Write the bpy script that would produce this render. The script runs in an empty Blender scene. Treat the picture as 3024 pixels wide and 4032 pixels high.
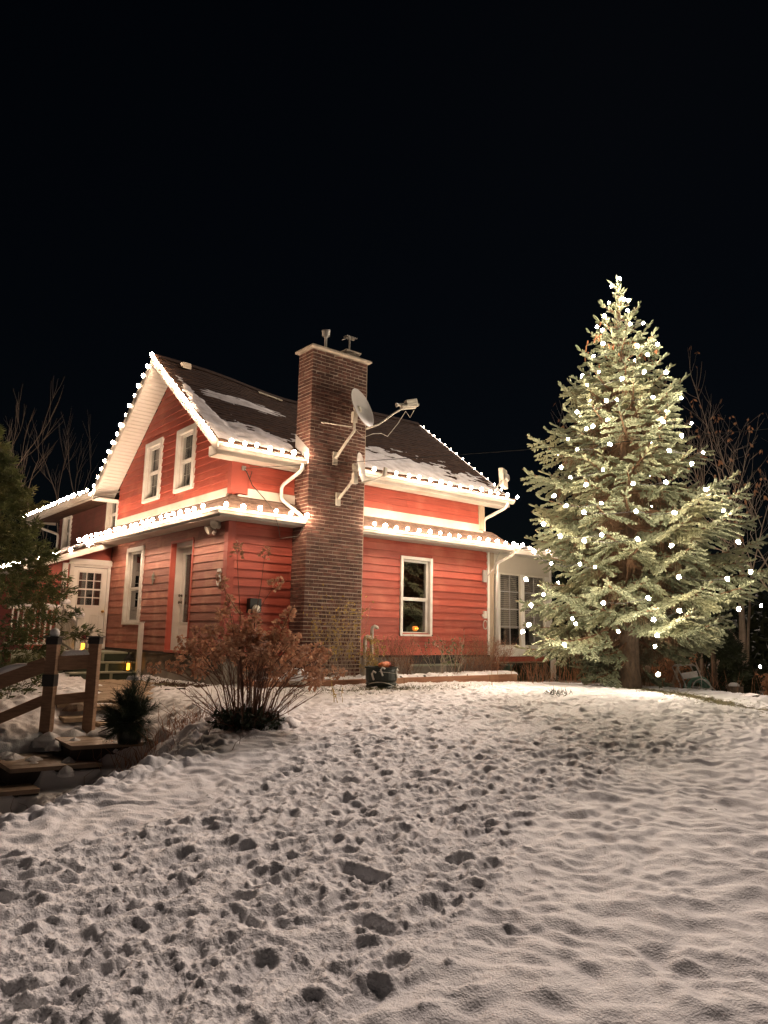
import bpy, math, random
import numpy as np
from mathutils import Vector, Matrix
random.seed(7); np.random.seed(7)
R_ = random.random
U = random.uniform
S = bpy.context.scene
COL = S.collection
pi = math.pi

# ------------------------------------------------------------------ camera
CAM = Vector((-6.162, -11.939, 1.55))
YAW, PIT, ROL = math.radians(50.715), math.radians(9.373), math.radians(1.129)
fw = Vector((math.cos(PIT)*math.cos(YAW), math.cos(PIT)*math.sin(YAW), math.sin(PIT)))
rt = Vector((math.sin(YAW), -math.cos(YAW), 0)); up = rt.cross(fw)
r2, u2 = math.cos(ROL)*rt+math.sin(ROL)*up, -math.sin(ROL)*rt+math.cos(ROL)*up
cd = bpy.data.cameras.new("camera"); cam = bpy.data.objects.new("camera", cd); COL.objects.link(cam)
mw = Matrix((( r2.x, u2.x, -fw.x, CAM.x), (r2.y, u2.y, -fw.y, CAM.y), (r2.z, u2.z, -fw.z, CAM.z), (0, 0, 0, 1)))
cam.matrix_world = mw
cd.sensor_fit = 'VERTICAL'; cd.sensor_height = 36; cd.lens = 2880/4032*36
cd.clip_start = .05; cd.clip_end = 2000
S.camera = cam
S.view_settings.view_transform = 'Standard'; S.view_settings.look = 'None'
S.view_settings.exposure = .5; S.view_settings.gamma = 1; S.view_settings.use_curve_mapping = False
# ------------------------------------------------------------------ night sky and added fill sun
SUN_AZ, SUN_EL = math.radians(31), math.radians(41)
w = bpy.data.worlds.new("World"); S.world = w; w.use_nodes = True
nt = w.node_tree; nt.nodes.clear()
sky = nt.nodes.new("ShaderNodeTexSky"); sky.sky_type = 'NISHITA'; sky.sun_disc = False; sky.dust_density = .1; sky.air_density = 1.2; sky.ozone_density = 3
sky.sun_elevation = SUN_EL; sky.sun_rotation = math.radians(90)-SUN_AZ
bg = nt.nodes.new("ShaderNodeBackground"); bg.inputs[1].default_value = 0.0003
out = nt.nodes.new("ShaderNodeOutputWorld")
nt.links.new(sky.outputs[0], bg.inputs[0]); nt.links.new(bg.outputs[0], out.inputs[0])
sd = bpy.data.lights.new("fill_sun", 'SUN'); sd.energy = 1.5; sd.angle = math.radians(11); sd.color = (1, .79, .67)  # unseen warm lamp added to brighten the foreground snow, not a real moon
so = bpy.data.objects.new("fill_sun", sd); COL.objects.link(so)
tosun = Vector((math.cos(SUN_EL)*math.cos(SUN_AZ), math.cos(SUN_EL)*math.sin(SUN_AZ), math.sin(SUN_EL)))
so.rotation_euler = tosun.to_track_quat('Z', 'Y').to_euler(); so.location = (0, 0, 30)
S.cycles.use_denoising = True
S.cycles.max_bounces = 5; S.cycles.diffuse_bounces = 2; S.cycles.glossy_bounces = 3
S.cycles.transmission_bounces = 4; S.cycles.transparent_max_bounces = 8
S.cycles.sample_clamp_indirect = 3
S.cycles.use_light_tree = True
WARM, COOL = (1, .69, .47), (1, .82, .62)
E_BULB, E_TREE, E_MINI = 148, 245, 55

# ------------------------------------------------------------------ materials
def mat(name, c1, c2=None, scale=3., rough=.7, bump=0., bscale=None, stretch=(1, 1, 1), metal=0., spec=.5,
        emit=None, detail=5., c3=None, s3=1., rnd=0., trans=0., lo=.35, hi=.65):
    m = bpy.data.materials.new(name); m.use_nodes = True
    n, l = m.node_tree.nodes, m.node_tree.links
    b = n["Principled BSDF"]
    b.inputs["Roughness"].default_value = rough; b.inputs["Metallic"].default_value = metal
    b.inputs["Specular IOR Level"].default_value = spec
    b.inputs["Base Color"].default_value = (*c1, 1)
    if emit:
        b.inputs["Emission Color"].default_value = (*emit[0], 1); b.inputs["Emission Strength"].default_value = emit[1]
    geo = n.new("ShaderNodeNewGeometry"); mp = n.new("ShaderNodeMapping"); mp.inputs["Scale"].default_value = stretch
    l.new(geo.outputs["Position"], mp.inputs["Vector"])
    if c2:
        t = n.new("ShaderNodeTexNoise"); t.inputs["Scale"].default_value = scale; t.inputs["Detail"].default_value = detail
        t.inputs["Roughness"].default_value = .6
        l.new(mp.outputs[0], t.inputs["Vector"])
        r = n.new("ShaderNodeMapRange"); r.inputs[1].default_value = lo; r.inputs[2].default_value = hi
        l.new(t.outputs["Fac"], r.inputs[0])
        mx = n.new("ShaderNodeMix"); mx.data_type = 'RGBA'
        mx.inputs[6].default_value = (*c1, 1); mx.inputs[7].default_value = (*c2, 1)
        l.new(r.outputs[0], mx.inputs[0]); res = mx.outputs[2]
        if c3:
            t3 = n.new("ShaderNodeTexNoise"); t3.inputs["Scale"].default_value = s3; t3.inputs["Detail"].default_value = 4
            l.new(geo.outputs["Position"], t3.inputs["Vector"])
            r3 = n.new("ShaderNodeMapRange"); r3.inputs[1].default_value = .5; r3.inputs[2].default_value = .72
            l.new(t3.outputs["Fac"], r3.inputs[0])
            m3 = n.new("ShaderNodeMix"); m3.data_type = 'RGBA'; m3.inputs[7].default_value = (*c3, 1)
            l.new(r3.outputs[0], m3.inputs[0]); l.new(res, m3.inputs[6]); res = m3.outputs[2]
        if rnd:
            oi = n.new("ShaderNodeObjectInfo"); hs = n.new("ShaderNodeHueSaturation")
            at = n.new("ShaderNodeAttribute"); at.attribute_name = "rnd"
            ad = n.new("ShaderNodeMath"); ad.operation = 'ADD'; l.new(oi.outputs["Random"], ad.inputs[0]); l.new(at.outputs["Fac"], ad.inputs[1])
            fr = n.new("ShaderNodeMath"); fr.operation = 'FRACT'; l.new(ad.outputs[0], fr.inputs[0])
            mr = n.new("ShaderNodeMapRange"); mr.inputs[3].default_value = 1-rnd; mr.inputs[4].default_value = 1+rnd
            l.new(fr.outputs[0], mr.inputs[0]); l.new(mr.outputs[0], hs.inputs["Value"]); l.new(res, hs.inputs["Color"]); res = hs.outputs[0]
        l.new(res, b.inputs["Base Color"])
    if bump:
        t2 = n.new("ShaderNodeTexNoise"); t2.inputs["Scale"].default_value = bscale or scale*4; t2.inputs["Detail"].default_value = 4
        l.new(mp.outputs[0], t2.inputs["Vector"])
        bp = n.new("ShaderNodeBump"); bp.inputs["Distance"].default_value = bump; bp.inputs["Strength"].default_value = 1
        l.new(t2.outputs["Fac"], bp.inputs["Height"]); l.new(bp.outputs[0], b.inputs["Normal"])
    if trans:
        tl = n.new("ShaderNodeBsdfTranslucent"); ms = n.new("ShaderNodeMixShader"); ms.inputs[0].default_value = trans
        if c2: l.new(res, tl.inputs[0])
        else: tl.inputs[0].default_value = (*c1, 1)
        o_ = n["Material Output"]; l.new(b.outputs[0], ms.inputs[1]); l.new(tl.outputs[0], ms.inputs[2]); l.new(ms.outputs[0], o_.inputs[0])
    return m

def glass(name, refl=.14, tint=(.93, .95, .95)):
    m = bpy.data.materials.new(name); m.use_nodes = True; n, l = m.node_tree.nodes, m.node_tree.links; n.clear()
    o = n.new("ShaderNodeOutputMaterial"); g = n.new("ShaderNodeBsdfGlossy"); g.inputs["Roughness"].default_value = .015
    t = n.new("ShaderNodeBsdfTransparent"); t.inputs[0].default_value = (*tint, 1)
    mx = n.new("ShaderNodeMixShader"); mx.inputs[0].default_value = refl
    l.new(t.outputs[0], mx.inputs[1]); l.new(g.outputs[0], mx.inputs[2]); l.new(mx.outputs[0], o.inputs[0])
    return m

M = {}
M['red_r'] = mat('red_siding', (.40, .078, .047), (.28, .05, .032), 2.2, .62, .0015, 5, (1, 1, 22), c3=(.44, .12, .075), s3=1.6, rnd=.2)
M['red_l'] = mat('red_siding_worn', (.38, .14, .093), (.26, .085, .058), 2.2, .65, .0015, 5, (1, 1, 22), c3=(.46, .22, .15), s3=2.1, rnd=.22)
M['red_trim'] = mat('red_trim_paint', (.36, .07, .045), (.29, .055, .036), 3, .6, .001, 9)
M['red_shaded'] = mat('dim_red_siding', (.15, .05, .038), (.11, .04, .03), 3, .7)  # red siding darkened in colour to stand for weak light on the wing
M['white'] = mat('white_trim_paint', (.78, .76, .72), (.66, .63, .58), 2.5, .5, .0006, 20, (1, 1, 1), c3=(.6, .55, .48), s3=.9)
M['alu'] = mat('white_aluminium_trim', (.50, .47, .42), (.43, .40, .35), 2.5, .38, c3=(.36, .31, .26), s3=1.3)
M['vinyl'] = mat('white_vinyl', (.76, .74, .69), (.70, .67, .61), 1.5, .4)
M['postwood'] = mat('weathered_post_wood', (.40, .32, .23), (.30, .23, .16), 3, .8, .002, 8, (6, 6, 1))
M['shingle'] = mat('brown_asphalt_shingle', (.07, .038, .025), (.035, .02, .014), 9, .95, .003, 60, spec=.05, c3=(.075, .045, .03), s3=4)
M['shingle2'] = mat('skirt_roof_shingle', (.17, .11, .08), (.10, .065, .05), 9, .9, .003, 60)
M['brick'] = mat('dark_red_brick', (.13, .050, .035), (.070, .032, .024), 14, .9, .003, 60, rnd=.35, c3=(.18, .085, .06), s3=5)
M['mortar'] = mat('pale_mortar', (.52, .43, .36), (.33, .26, .20), 9, .95, .006, 40)
M['concrete'] = mat('concrete', (.33, .29, .24), (.20, .17, .14), 2.5, .9, .004, 22, c3=(.12, .10, .08), s3=1.5)
M['capstone'] = mat('concrete_cap', (.50, .43, .35), (.36, .31, .25), 5, .85, .003, 30)
M['metal'] = mat('galvanised_metal', (.45, .43, .40), (.33, .31, .29), 8, .45, metal=.6)
M['dish'] = mat('grey_dish_paint', (.44, .42, .41), (.38, .36, .35), 3, .45)
M['lightmetal'] = mat('pale_painted_metal', (.66, .62, .53), (.56, .52, .44), 6, .5)
M['black'] = mat('black_plastic', (.014, .013, .012), (.022, .02, .018), 9, .5)
M['wire'] = mat('green_black_wire', (.02, .02, .015), None, rough=.6)
M['whitewire'] = mat('white_wire', (.6, .55, .48), None, rough=.6)
M['glass'] = glass('window_glass')
M['glass_dark'] = glass('dark_reflecting_glass', .34, (.3, .3, .3))
M['room'] = mat('dark_room', (.05, .04, .035), (.02, .018, .016), 1.2, .9)
M['lace'] = mat('grey_lace_curtain', (.42, .39, .36), (.24, .22, .21), 26, .9, stretch=(1, 1, .4))
M['blind'] = mat('beige_blind', (.52, .45, .40), (.46, .40, .35), 2, .7)
M['beige'] = mat('beige_panel', (.52, .48, .40), (.46, .42, .35), .8, .7)
M['green_dark'] = mat('dark_green_riser', (.045, .06, .035), (.03, .04, .025), 4, .8)
M['green_pale'] = mat('pale_green_tread', (.34, .36, .27), (.25, .27, .20), 5, .75, .001, 30)
M['deckwood'] = mat('brown_timber', (.33, .205, .13), (.22, .13, .08), 2.2, .75, .002, 6, (3, 3, 16))
M['timber'] = mat('planter_timber', (.32, .15, .085), (.22, .10, .055), 2.0, .8, .002, 6, (1, 1, 14), c3=(.38, .22, .13), s3=2)
M['tread'] = mat('wet_tread_board', (.30, .21, .14), (.18, .125, .08), 3, .5, .002, 20)
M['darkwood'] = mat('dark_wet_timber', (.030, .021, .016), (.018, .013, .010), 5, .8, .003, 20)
M['paver'] = mat('tan_paver', (.40, .30, .20), (.30, .22, .14), 6, .85, .002, 50, rnd=.10)
M['soil'] = mat('dark_soil', (.05, .036, .024), (.03, .022, .016), 8, .95, .01, 30)
M['mulch'] = mat('bark_mulch', (.14, .075, .05), (.07, .04, .03), 30, .95, rnd=.3)
M['bark'] = mat('spruce_bark', (.20, .14, .095), (.10, .07, .05), 14, .9, .01, 40, (1, 1, .5))
M['needle'] = mat('blue_spruce_needles', (.245, .265, .165), (.145, .17, .105), 5, .75, .003, 160, rnd=.12, c3=(.30, .30, .17), s3=1.1)
M['deadtwig'] = mat('brown_dead_twig', (.20, .115, .06), (.13, .075, .042), 9, .85)
M['cone'] = mat('orange_brown_cone', (.38, .16, .07), (.28, .11, .05), 20, .8)
M['cedar'] = mat('olive_cedar_foliage', (.11, .135, .045), (.05, .068, .026), 3.2, .7, c3=(.15, .14, .05), s3=2.4, trans=.25)
M['conifer'] = mat('dark_conifer_foliage', (.055, .07, .03), (.03, .04, .018), 3, .8)
M['pine'] = mat('dark_pine_needles', (.035, .06, .028), (.02, .036, .018), 7, .6)
M['stem'] = mat('red_brown_stem', (.20, .10, .06), (.12, .06, .04), 9, .8)
M['petal'] = mat('dried_hydrangea_petal', (.58, .32, .20), (.32, .155, .09), 13, .8, c3=(.66, .48, .31), s3=22, trans=.35)
M['straw'] = mat('dry_straw', (.42, .21, .11), (.28, .13, .07), 9, .8)
M['greystem'] = mat('grey_bare_bark', (.50, .40, .32), (.34, .27, .21), 6, .85)
M['birch'] = mat('pale_bare_bark', (.26, .21, .165), (.18, .145, .11), 5, .85)
M['yleaf'] = mat('yellow_leaf', (.58, .42, .12), (.42, .29, .08), 9, .7, trans=.4)
M['gleaf'] = mat('dull_green_leaf', (.13, .15, .06), (.08, .10, .04), 9, .7)
M['oakleaf'] = mat('brown_oak_leaf', (.46, .24, .12), (.32, .16, .08), 9, .8, trans=.35)
M['grass'] = mat('frosted_grass', (.15, .15, .055), (.09, .075, .035), 6, .85)
M['tub'] = mat('black_green_plastic', (.010, .018, .013), (.018, .025, .02), 6, .35, .004, 30)
M['orange'] = mat('orange_glaze', (.65, .20, .05), (.45, .10, .04), 14, .5)
M['pump'] = mat('orange_lantern_plastic', (.75, .24, .03), None, rough=.5, emit=((1, .35, .05), .25))
M['bucketgreen'] = mat('green_plastic_pail', (.05, .10, .075), (.04, .08, .06), 5, .5)
M['hosegreen'] = mat('green_garden_hose', (.11, .22, .15), (.08, .17, .12), 6, .45)
M['brass'] = mat('brass', (.55, .36, .12), None, rough=.3, metal=1)
M['bronze'] = mat('dark_bronze', (.10, .075, .05), (.06, .045, .03), 9, .5, metal=.4)
M['starmetal'] = mat('verdigris_metal', (.30, .29, .24), (.18, .18, .15), 14, .6, metal=.3)
M['flame'] = mat('candle_glow', (1, .45, .05), None, emit=((1, .38, .03), 5))
M['redglass'] = mat('red_leaf_deco', (.35, .02, .02), (.2, .01, .01), 9, .5)
M['ink'] = mat('black_print', (.03, .03, .03), None, rough=.6)
M['bulb'] = mat('warm_bulb_glow', (1, .9, .8), None, emit=(WARM, E_BULB))
M['bulb2'] = mat('lower_bulb_glow', (1, .9, .8), None, emit=(WARM, E_BULB*1.4))
M['bulbt'] = mat('tree_bulb_glow', (1, .9, .8), None, emit=(COOL, E_TREE))
M['bulbm'] = mat('mini_bulb_glow', (1, .9, .8), None, emit=(COOL, E_MINI))
M['curtainpink'] = mat('pink_lit_strip', (.8, .3, .25), None, emit=((1, .30, .25), .45))
M['snow'] = mat('snow', (.80, .80, .82), (.74, .74, .77), 6, .6, .010, 55, detail=6, spec=.3)
M['roofsnow'] = mat('roof_snow', (.70, .69, .70), (.45, .43, .43), 4, .7, .008, 30, detail=6, spec=.3)

def ground_mat():
    m = mat('trampled_snow', (.80, .80, .82), (.73, .73, .76), 5, .6, .008, 95, detail=6, spec=.3)
    n, l = m.node_tree.nodes, m.node_tree.links
    b = n["Principled BSDF"]; src = b.inputs["Base Color"].links[0].from_socket
    at = n.new("ShaderNodeAttribute"); at.attribute_name = "bare"
    gt = n.new("ShaderNodeTexNoise"); gt.inputs["Scale"].default_value = 22; gt.inputs["Detail"].default_value = 6
    geo = n.new("ShaderNodeNewGeometry"); l.new(geo.outputs["Position"], gt.inputs["Vector"])
    cr = n.new("ShaderNodeValToRGB"); e = cr.color_ramp.elements
    e[0].position = .35; e[0].color = (.045, .034, .018, 1); e[1].position = .68; e[1].color = (.19, .17, .07, 1)
    l.new(gt.outputs["Fac"], cr.inputs[0])
    ad = n.new("ShaderNodeMath"); ad.operation = 'ADD'; l.new(at.outputs["Fac"], ad.inputs[0])
    sb = n.new("ShaderNodeMath"); sb.operation = 'MULTIPLY_ADD'; sb.inputs[1].default_value = .8; sb.inputs[2].default_value = -.4
    g2 = n.new("ShaderNodeTexNoise"); g2.inputs["Scale"].default_value = 11; g2.inputs["Detail"].default_value = 7
    l.new(geo.outputs["Position"], g2.inputs["Vector"]); l.new(g2.outputs["Fac"], sb.inputs[0]); l.new(sb.outputs[0], ad.inputs[1])
    mr = n.new("ShaderNodeMapRange"); mr.inputs[1].default_value = .38; mr.inputs[2].default_value = .55; l.new(ad.outputs[0], mr.inputs[0])
    mx = n.new("ShaderNodeMix"); mx.data_type = 'RGBA'; l.new(mr.outputs[0], mx.inputs[0]); l.new(src, mx.inputs[6]); l.new(cr.outputs[0], mx.inputs[7])
    l.new(mx.outputs[2], b.inputs["Base Color"])
    return m
M['ground'] = ground_mat()

# ------------------------------------------------------------------ mesh helpers
class MB:
    def __init__(s): s.v = []; s.f = []; s.mi = []; s.m = 0
    def add(s, vs, fs):
        o = len(s.v); s.v += [tuple(p) for p in vs]; s.f += [tuple(i+o for i in f) for f in fs]; s.mi += [s.m]*len(fs); return s
    def box(s, a, b):
        x0, y0, z0 = [min(p) for p in zip(a, b)]; x1, y1, z1 = [max(p) for p in zip(a, b)]
        return s.add([(x0, y0, z0), (x1, y0, z0), (x1, y1, z0), (x0, y1, z0), (x0, y0, z1), (x1, y0, z1), (x1, y1, z1), (x0, y1, z1)],
                     [(0, 3, 2, 1), (4, 5, 6, 7), (0, 1, 5, 4), (1, 2, 6, 5), (2, 3, 7, 6), (3, 0, 4, 7)])
    def bar(s, p, q, w_, h, upv=(0, 0, 1)):
        p, q = Vector(p), Vector(q); d = (q-p).normalized(); a = d.cross(Vector(upv))
        if a.length < 1e-4: a = d.cross(Vector((1, 0, 0)))
        a.normalize(); b = a.cross(d); vs = []
        for c in (p, q):
            for i, j in ((-1, -1), (1, -1), (1, 1), (-1, 1)): vs.append(c+a*i*w_/2+b*j*h/2)
        return s.add(vs, [(3, 2, 1, 0), (4, 5, 6, 7), (0, 1, 5, 4), (1, 2, 6, 5), (2, 3, 7, 6), (3, 0, 4, 7)])
    def tube(s, pts, r, n=6, cap=True):
        pts = [Vector(p) for p in pts]
        rs = r if isinstance(r, (list, tuple)) else [r]*len(pts)
        vs = []; a = None
        for i, p in enumerate(pts):
            d = (pts[min(i+1, len(pts)-1)]-pts[max(i-1, 0)])
            d = d.normalized() if d.length > 1e-9 else Vector((0, 0, 1))
            if a is None:
                a = d.cross(Vector((0, 0, 1)) if abs(d.z) < .9 else Vector((1, 0, 0)))
            a = (a-d*a.dot(d)); a = a.normalized() if a.length > 1e-6 else d.orthogonal().normalized()
            b = d.cross(a)
            for k in range(n):
                t = 2*pi*k/n; vs.append(p+(a*math.cos(t)+b*math.sin(t))*rs[i])
        fs = [(i*n+k, i*n+(k+1) % n, (i+1)*n+(k+1) % n, (i+1)*n+k) for i in range(len(pts)-1) for k in range(n)]
        if cap: fs += [tuple(range(n))[::-1], tuple((len(pts)-1)*n+k for k in range(n))]
        return s.add(vs, fs)
    def lathe(s, prof, c=(0, 0, 0), n=16, axis=(0, 0, 1)):
        q = Vector(axis).to_track_quat('Z', 'Y'); c = Vector(c)
        vs = [c+q @ Vector((r*math.cos(2*pi*k/n), r*math.sin(2*pi*k/n), z)) for r, z in prof for k in range(n)]
        fs = [(i*n+k, i*n+(k+1) % n, (i+1)*n+(k+1) % n, (i+1)*n+k) for i in range(len(prof)-1) for k in range(n)]
        fs += [tuple(range(n))[::-1], tuple((len(prof)-1)*n+k for k in range(n))]
        return s.add(vs, fs)
    def prism(s, poly, d):
        n = len(poly); d = Vector(d); vs = [Vector(p) for p in poly]+[Vector(p)+d for p in poly]
        return s.add(vs, [tuple(range(n))[::-1], tuple(range(n, 2*n))]+[(i, (i+1) % n, n+(i+1) % n, n+i) for i in range(n)])

LOC = {}
def mesh_of(name, mb, mats, c=(0, 0, 0), smooth=False):
    me = bpy.data.meshes.new(name)
    v = np.array([tuple(p) for p in mb.v], dtype=np.float64)-np.array(tuple(c))
    me.from_pydata(v.tolist(), [], mb.f)
    for m in (mats if isinstance(mats, (list, tuple)) else [mats]): me.materials.append(M[m])
    if any(mb.mi): me.polygons.foreach_set('material_index', mb.mi)
    if smooth: me.polygons.foreach_set('use_smooth', [True]*len(me.polygons))
    me.update(); return me
def link(o, loc, parent):
    COL.objects.link(o)
    loc = Vector(loc); LOC[o.name] = loc
    if parent is not None:
        o.parent = parent; o.location = loc-LOC[parent.name]
    else: o.location = loc
    return o
def tag(o, label=None, cat=None, group=None, kind=None):
    if label: o['label'] = label
    if cat: o['category'] = cat
    if group: o['group'] = group
    if kind: o['kind'] = kind
    return o
def thing(name, label, cat, loc, group=None):
    return tag(link(bpy.data.objects.new(name, None), loc, None), label, cat, group)
def obj(name, mb, m, parent=None, smooth=False, kind=None, bevel=0, label=None):
    a = np.array([tuple(p) for p in mb.v]); c = (a.min(0)+a.max(0))/2
    if parent is None: c[2] = a[:, 2].min()
    o = bpy.data.objects.new(name, mesh_of(name, mb, m, c, smooth))
    link(o, c, parent)
    if bevel:
        b = o.modifiers.new('b', 'BEVEL'); b.width = bevel; b.segments = 2; b.limit_method = 'ANGLE'
    if kind: o['kind'] = kind
    if label: o['label'] = label
    return o
def inst(name, me, loc, parent, rot=None, scale=1):
    o = bpy.data.objects.new(name, me); link(o, loc, parent)
    if rot is not None: o.rotation_euler = rot
    if scale != 1: o.scale = (scale,)*3 if not isinstance(scale, (tuple, list)) else scale
    return o

# ------------------------------------------------------------------ noise
def perlin(x, y, seed):
    xi = np.floor(x).astype(np.int64); yi = np.floor(y).astype(np.int64); fx = x-xi; fy = y-yi
    def g(ix, iy, dx, dy):
        h = (ix*374761393+iy*668265263+seed*1442695041) & 0xffffffff
        h = ((h ^ (h >> 13))*1274126177) & 0xffffffff; h = h ^ (h >> 16)
        a = h.astype(np.float64)*(2*pi/4294967296.)
        return np.cos(a)*dx+np.sin(a)*dy
    u = fx*fx*fx*(fx*(fx*6-15)+10); v = fy*fy*fy*(fy*(fy*6-15)+10)
    a = g(xi, yi, fx, fy); b = g(xi+1, yi, fx-1, fy); c = g(xi, yi+1, fx, fy-1); d = g(xi+1, yi+1, fx-1, fy-1)
    return ((a+(b-a)*u)*(1-v)+(c+(d-c)*u)*v)*1.5
def fbm(x, y, f, o, seed, ridge=False):
    r = 0; amp = 1; tot = 0
    for i in range(o):
        n = perlin(x*f, y*f, seed+i*17)
        if ridge: n = 1-2*np.abs(n)
        r = r+n*amp; tot += amp; f *= 2.03; amp *= .5
    return r/tot
def ss(a, b, x):
    t = np.clip((x-a)/(b-a), 0, 1); return t*t*(3-2*t)

# ------------------------------------------------------------------ terrain.  f: forward from the viewer, l: to the left
def to_fl(x, y): return (x-CAM.x)*.633+(y-CAM.y)*.774, -(x-CAM.x)*.774+(y-CAM.y)*.633
def to_xy(f, l): return CAM.x+f*.633-l*.774, CAM.y+f*.774+l*.633
def gbase(f, l):
    z = .50*ss(0., 12.5, f)+.03*ss(0, 5, f)
    z = z-.10*ss(13, 19, f)*ss(1, -3, l)-.25*ss(17, 26, f)
    lc = np.interp(f, [0, 4.5, 6.2, 7.9, 8.7, 9.6, 10.5, 11.2], [2.9, 2.6, 2.1, 1.75, 2.0, 2.2, 2.6, 3.0])
    g = f+.6*(l-3.2)
    low = np.interp(g, [4, 6.6, 7.8, 8.45, 9.02, 9.12, 10.35, 11.4], [-.75, -.52, -.36, -.24, -.06, .02, .09, .50])
    z = z+np.minimum(low-z, 0)*ss(0, 1.15, l-lc)
    z = z-.35*ss(-4.5, -12, l)*ss(6, 13, f)*(f < 60)
    return z
def trample(f, l):
    w1 = .25*perlin(f*.9, l*.9, 5)+.12*perlin(f*2.6, l*2.6, 6)
    lL = np.interp(f, [0, 4.0, 4.5, 4.96, 6.2, 7.6, 9.3, 11, 13, 15], [9, 5, 2.1, 1.5, .95, .75, .65, 1.0, 3, 8])
    lR = np.interp(f, [0, 3.2, 3.7, 5.6, 7.2, 8.2, 9.2, 10.4], [.9, -.15, -.4, -1.3, -2.5, -4.1, -6, -12])
    return ss(-.12, .16, lL+w1-l)*ss(-.12, .16, l-lR+w1*.8)
FX0, FX1, LX0, LX1, RS = 1.5, 17.5, -9.5, 6.5, .014
nf, nl = int((FX1-FX0)/RS), int((LX1-LX0)/RS)
ras = np.zeros((nf, nl), np.float32); soft = np.zeros((nf, nl), np.float32)
rng = np.random.RandomState(3)
def stamp(f, l, a, ln, wd, dep, rimh):
    rr = ln*.5*1.9+.05
    i0, i1 = int((f-rr-FX0)/RS), int((f+rr-FX0)/RS); j0, j1 = int((l-rr-LX0)/RS), int((l+rr-LX0)/RS)
    i0 = max(i0, 0); j0 = max(j0, 0); i1 = min(i1, nf); j1 = min(j1, nl)
    if i1-i0 < 2 or j1-j0 < 2: return
    F, L = np.meshgrid(FX0+np.arange(i0, i1)*RS, LX0+np.arange(j0, j1)*RS, indexing='ij')
    wob = .16*perlin(F*9, L*9, int(abs(f*31)))+.10*perlin(F*21, L*21, 3)
    u = ((F-f)*math.cos(a)+(L-l)*math.sin(a))/(ln/2); v = (-(F-f)*math.sin(a)+(L-l)*math.cos(a))/(wd/2)
    waist = 1-.22*np.exp(-((u-.05)/.3)**2)
    r = np.sqrt(np.abs(u)**2.6+np.abs(v/waist)**2.6)**(1/1.3)+wob
    ins = 1-ss(.62, 1.2, r)
    rim = np.exp(-((r-1.35)/.24)**2)*rimh*(.7+1.3*np.clip(perlin(F*7, L*7, int(abs(l*57)))+.35, 0, 1))
    A = ras[i0:i1, j0:j1]
    A[:] = np.where(ins > .02, np.minimum(A, .004)*(1-ins)-ins*dep, A); A[:] = np.maximum(A, rim-.006*(rim < .002)-.004-ins)
for k in range(5200):
    f = rng.uniform(2, 16) if k % 3 else rng.uniform(2, 8); l = rng.uniform(-9, 4)
    if trample(np.array(f), np.array(l)) < .6: continue
    a = -math.radians(40)+rng.normal(0, .26)
    if rng.rand() < .12: a += 1.5
    stamp(f, l, a, rng.uniform(.20, .32), rng.uniform(.08, .13), rng.uniform(.016, .042), rng.uniform(.010, .030))
for k in range(0):
    f = rng.uniform(2.4, 10); l = rng.uniform(-4, 2.5)
    if trample(np.array(f), np.array(l)) < .8: continue
    stamp(f, l, -math.radians(42)+rng.normal(0, .15), rng.uniform(.4, .8), rng.uniform(.09, .14), rng.uniform(.015, .03), rng.uniform(.02, .04))
for f, l, a in ((4.35, -2.15, -1.4), (4.15, -3.0, -1.3), (7.0, -3.2, -.6), (6.6, -5.0, -1.2)):
    stamp(f, l, a, .27, .11, .04, .014)
for _ in range(1):
    ras = (np.roll(ras, 1, 0)+2*ras+np.roll(ras, -1, 0))/4; ras = (np.roll(ras, 1, 1)+2*ras+np.roll(ras, -1, 1))/4
def raster(f, l):
    a = np.clip((f-FX0)/RS, 0, nf-1.01); b = np.clip((l-LX0)/RS, 0, nl-1.01)
    i = a.astype(int); j = b.astype(int); u = a-i; v = b-j
    r = (ras[i, j]*(1-u)+ras[i+1, j]*u)*(1-v)+(ras[i, j+1]*(1-u)+ras[i+1, j+1]*u)*v
    return r*((f > FX0) & (f < FX1) & (l > LX0) & (l < LX1))
PATH = [(-.72, 3.5), (-.9, 2.0), (-1.6, .2), (-2.35, -1.0), (-2.85, -2.3)]
def path_d(x, y):
    d = np.full(np.shape(x), 9.)
    for (ax, ay), (bx, by) in zip(PATH[:-1], PATH[1:]):
        t = np.clip(((x-ax)*(bx-ax)+(y-ay)*(by-ay))/((bx-ax)**2+(by-ay)**2), 0, 1)
        d = np.minimum(d, np.hypot(x-ax-t*(bx-ax), y-ay-t*(by-ay)))
    return d
TREADS = ((8.89, 3.59, .17), (8.35, 4.02, .0), (7.72, 4.45, -.17), (7.1, 4.85, -.34))
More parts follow.
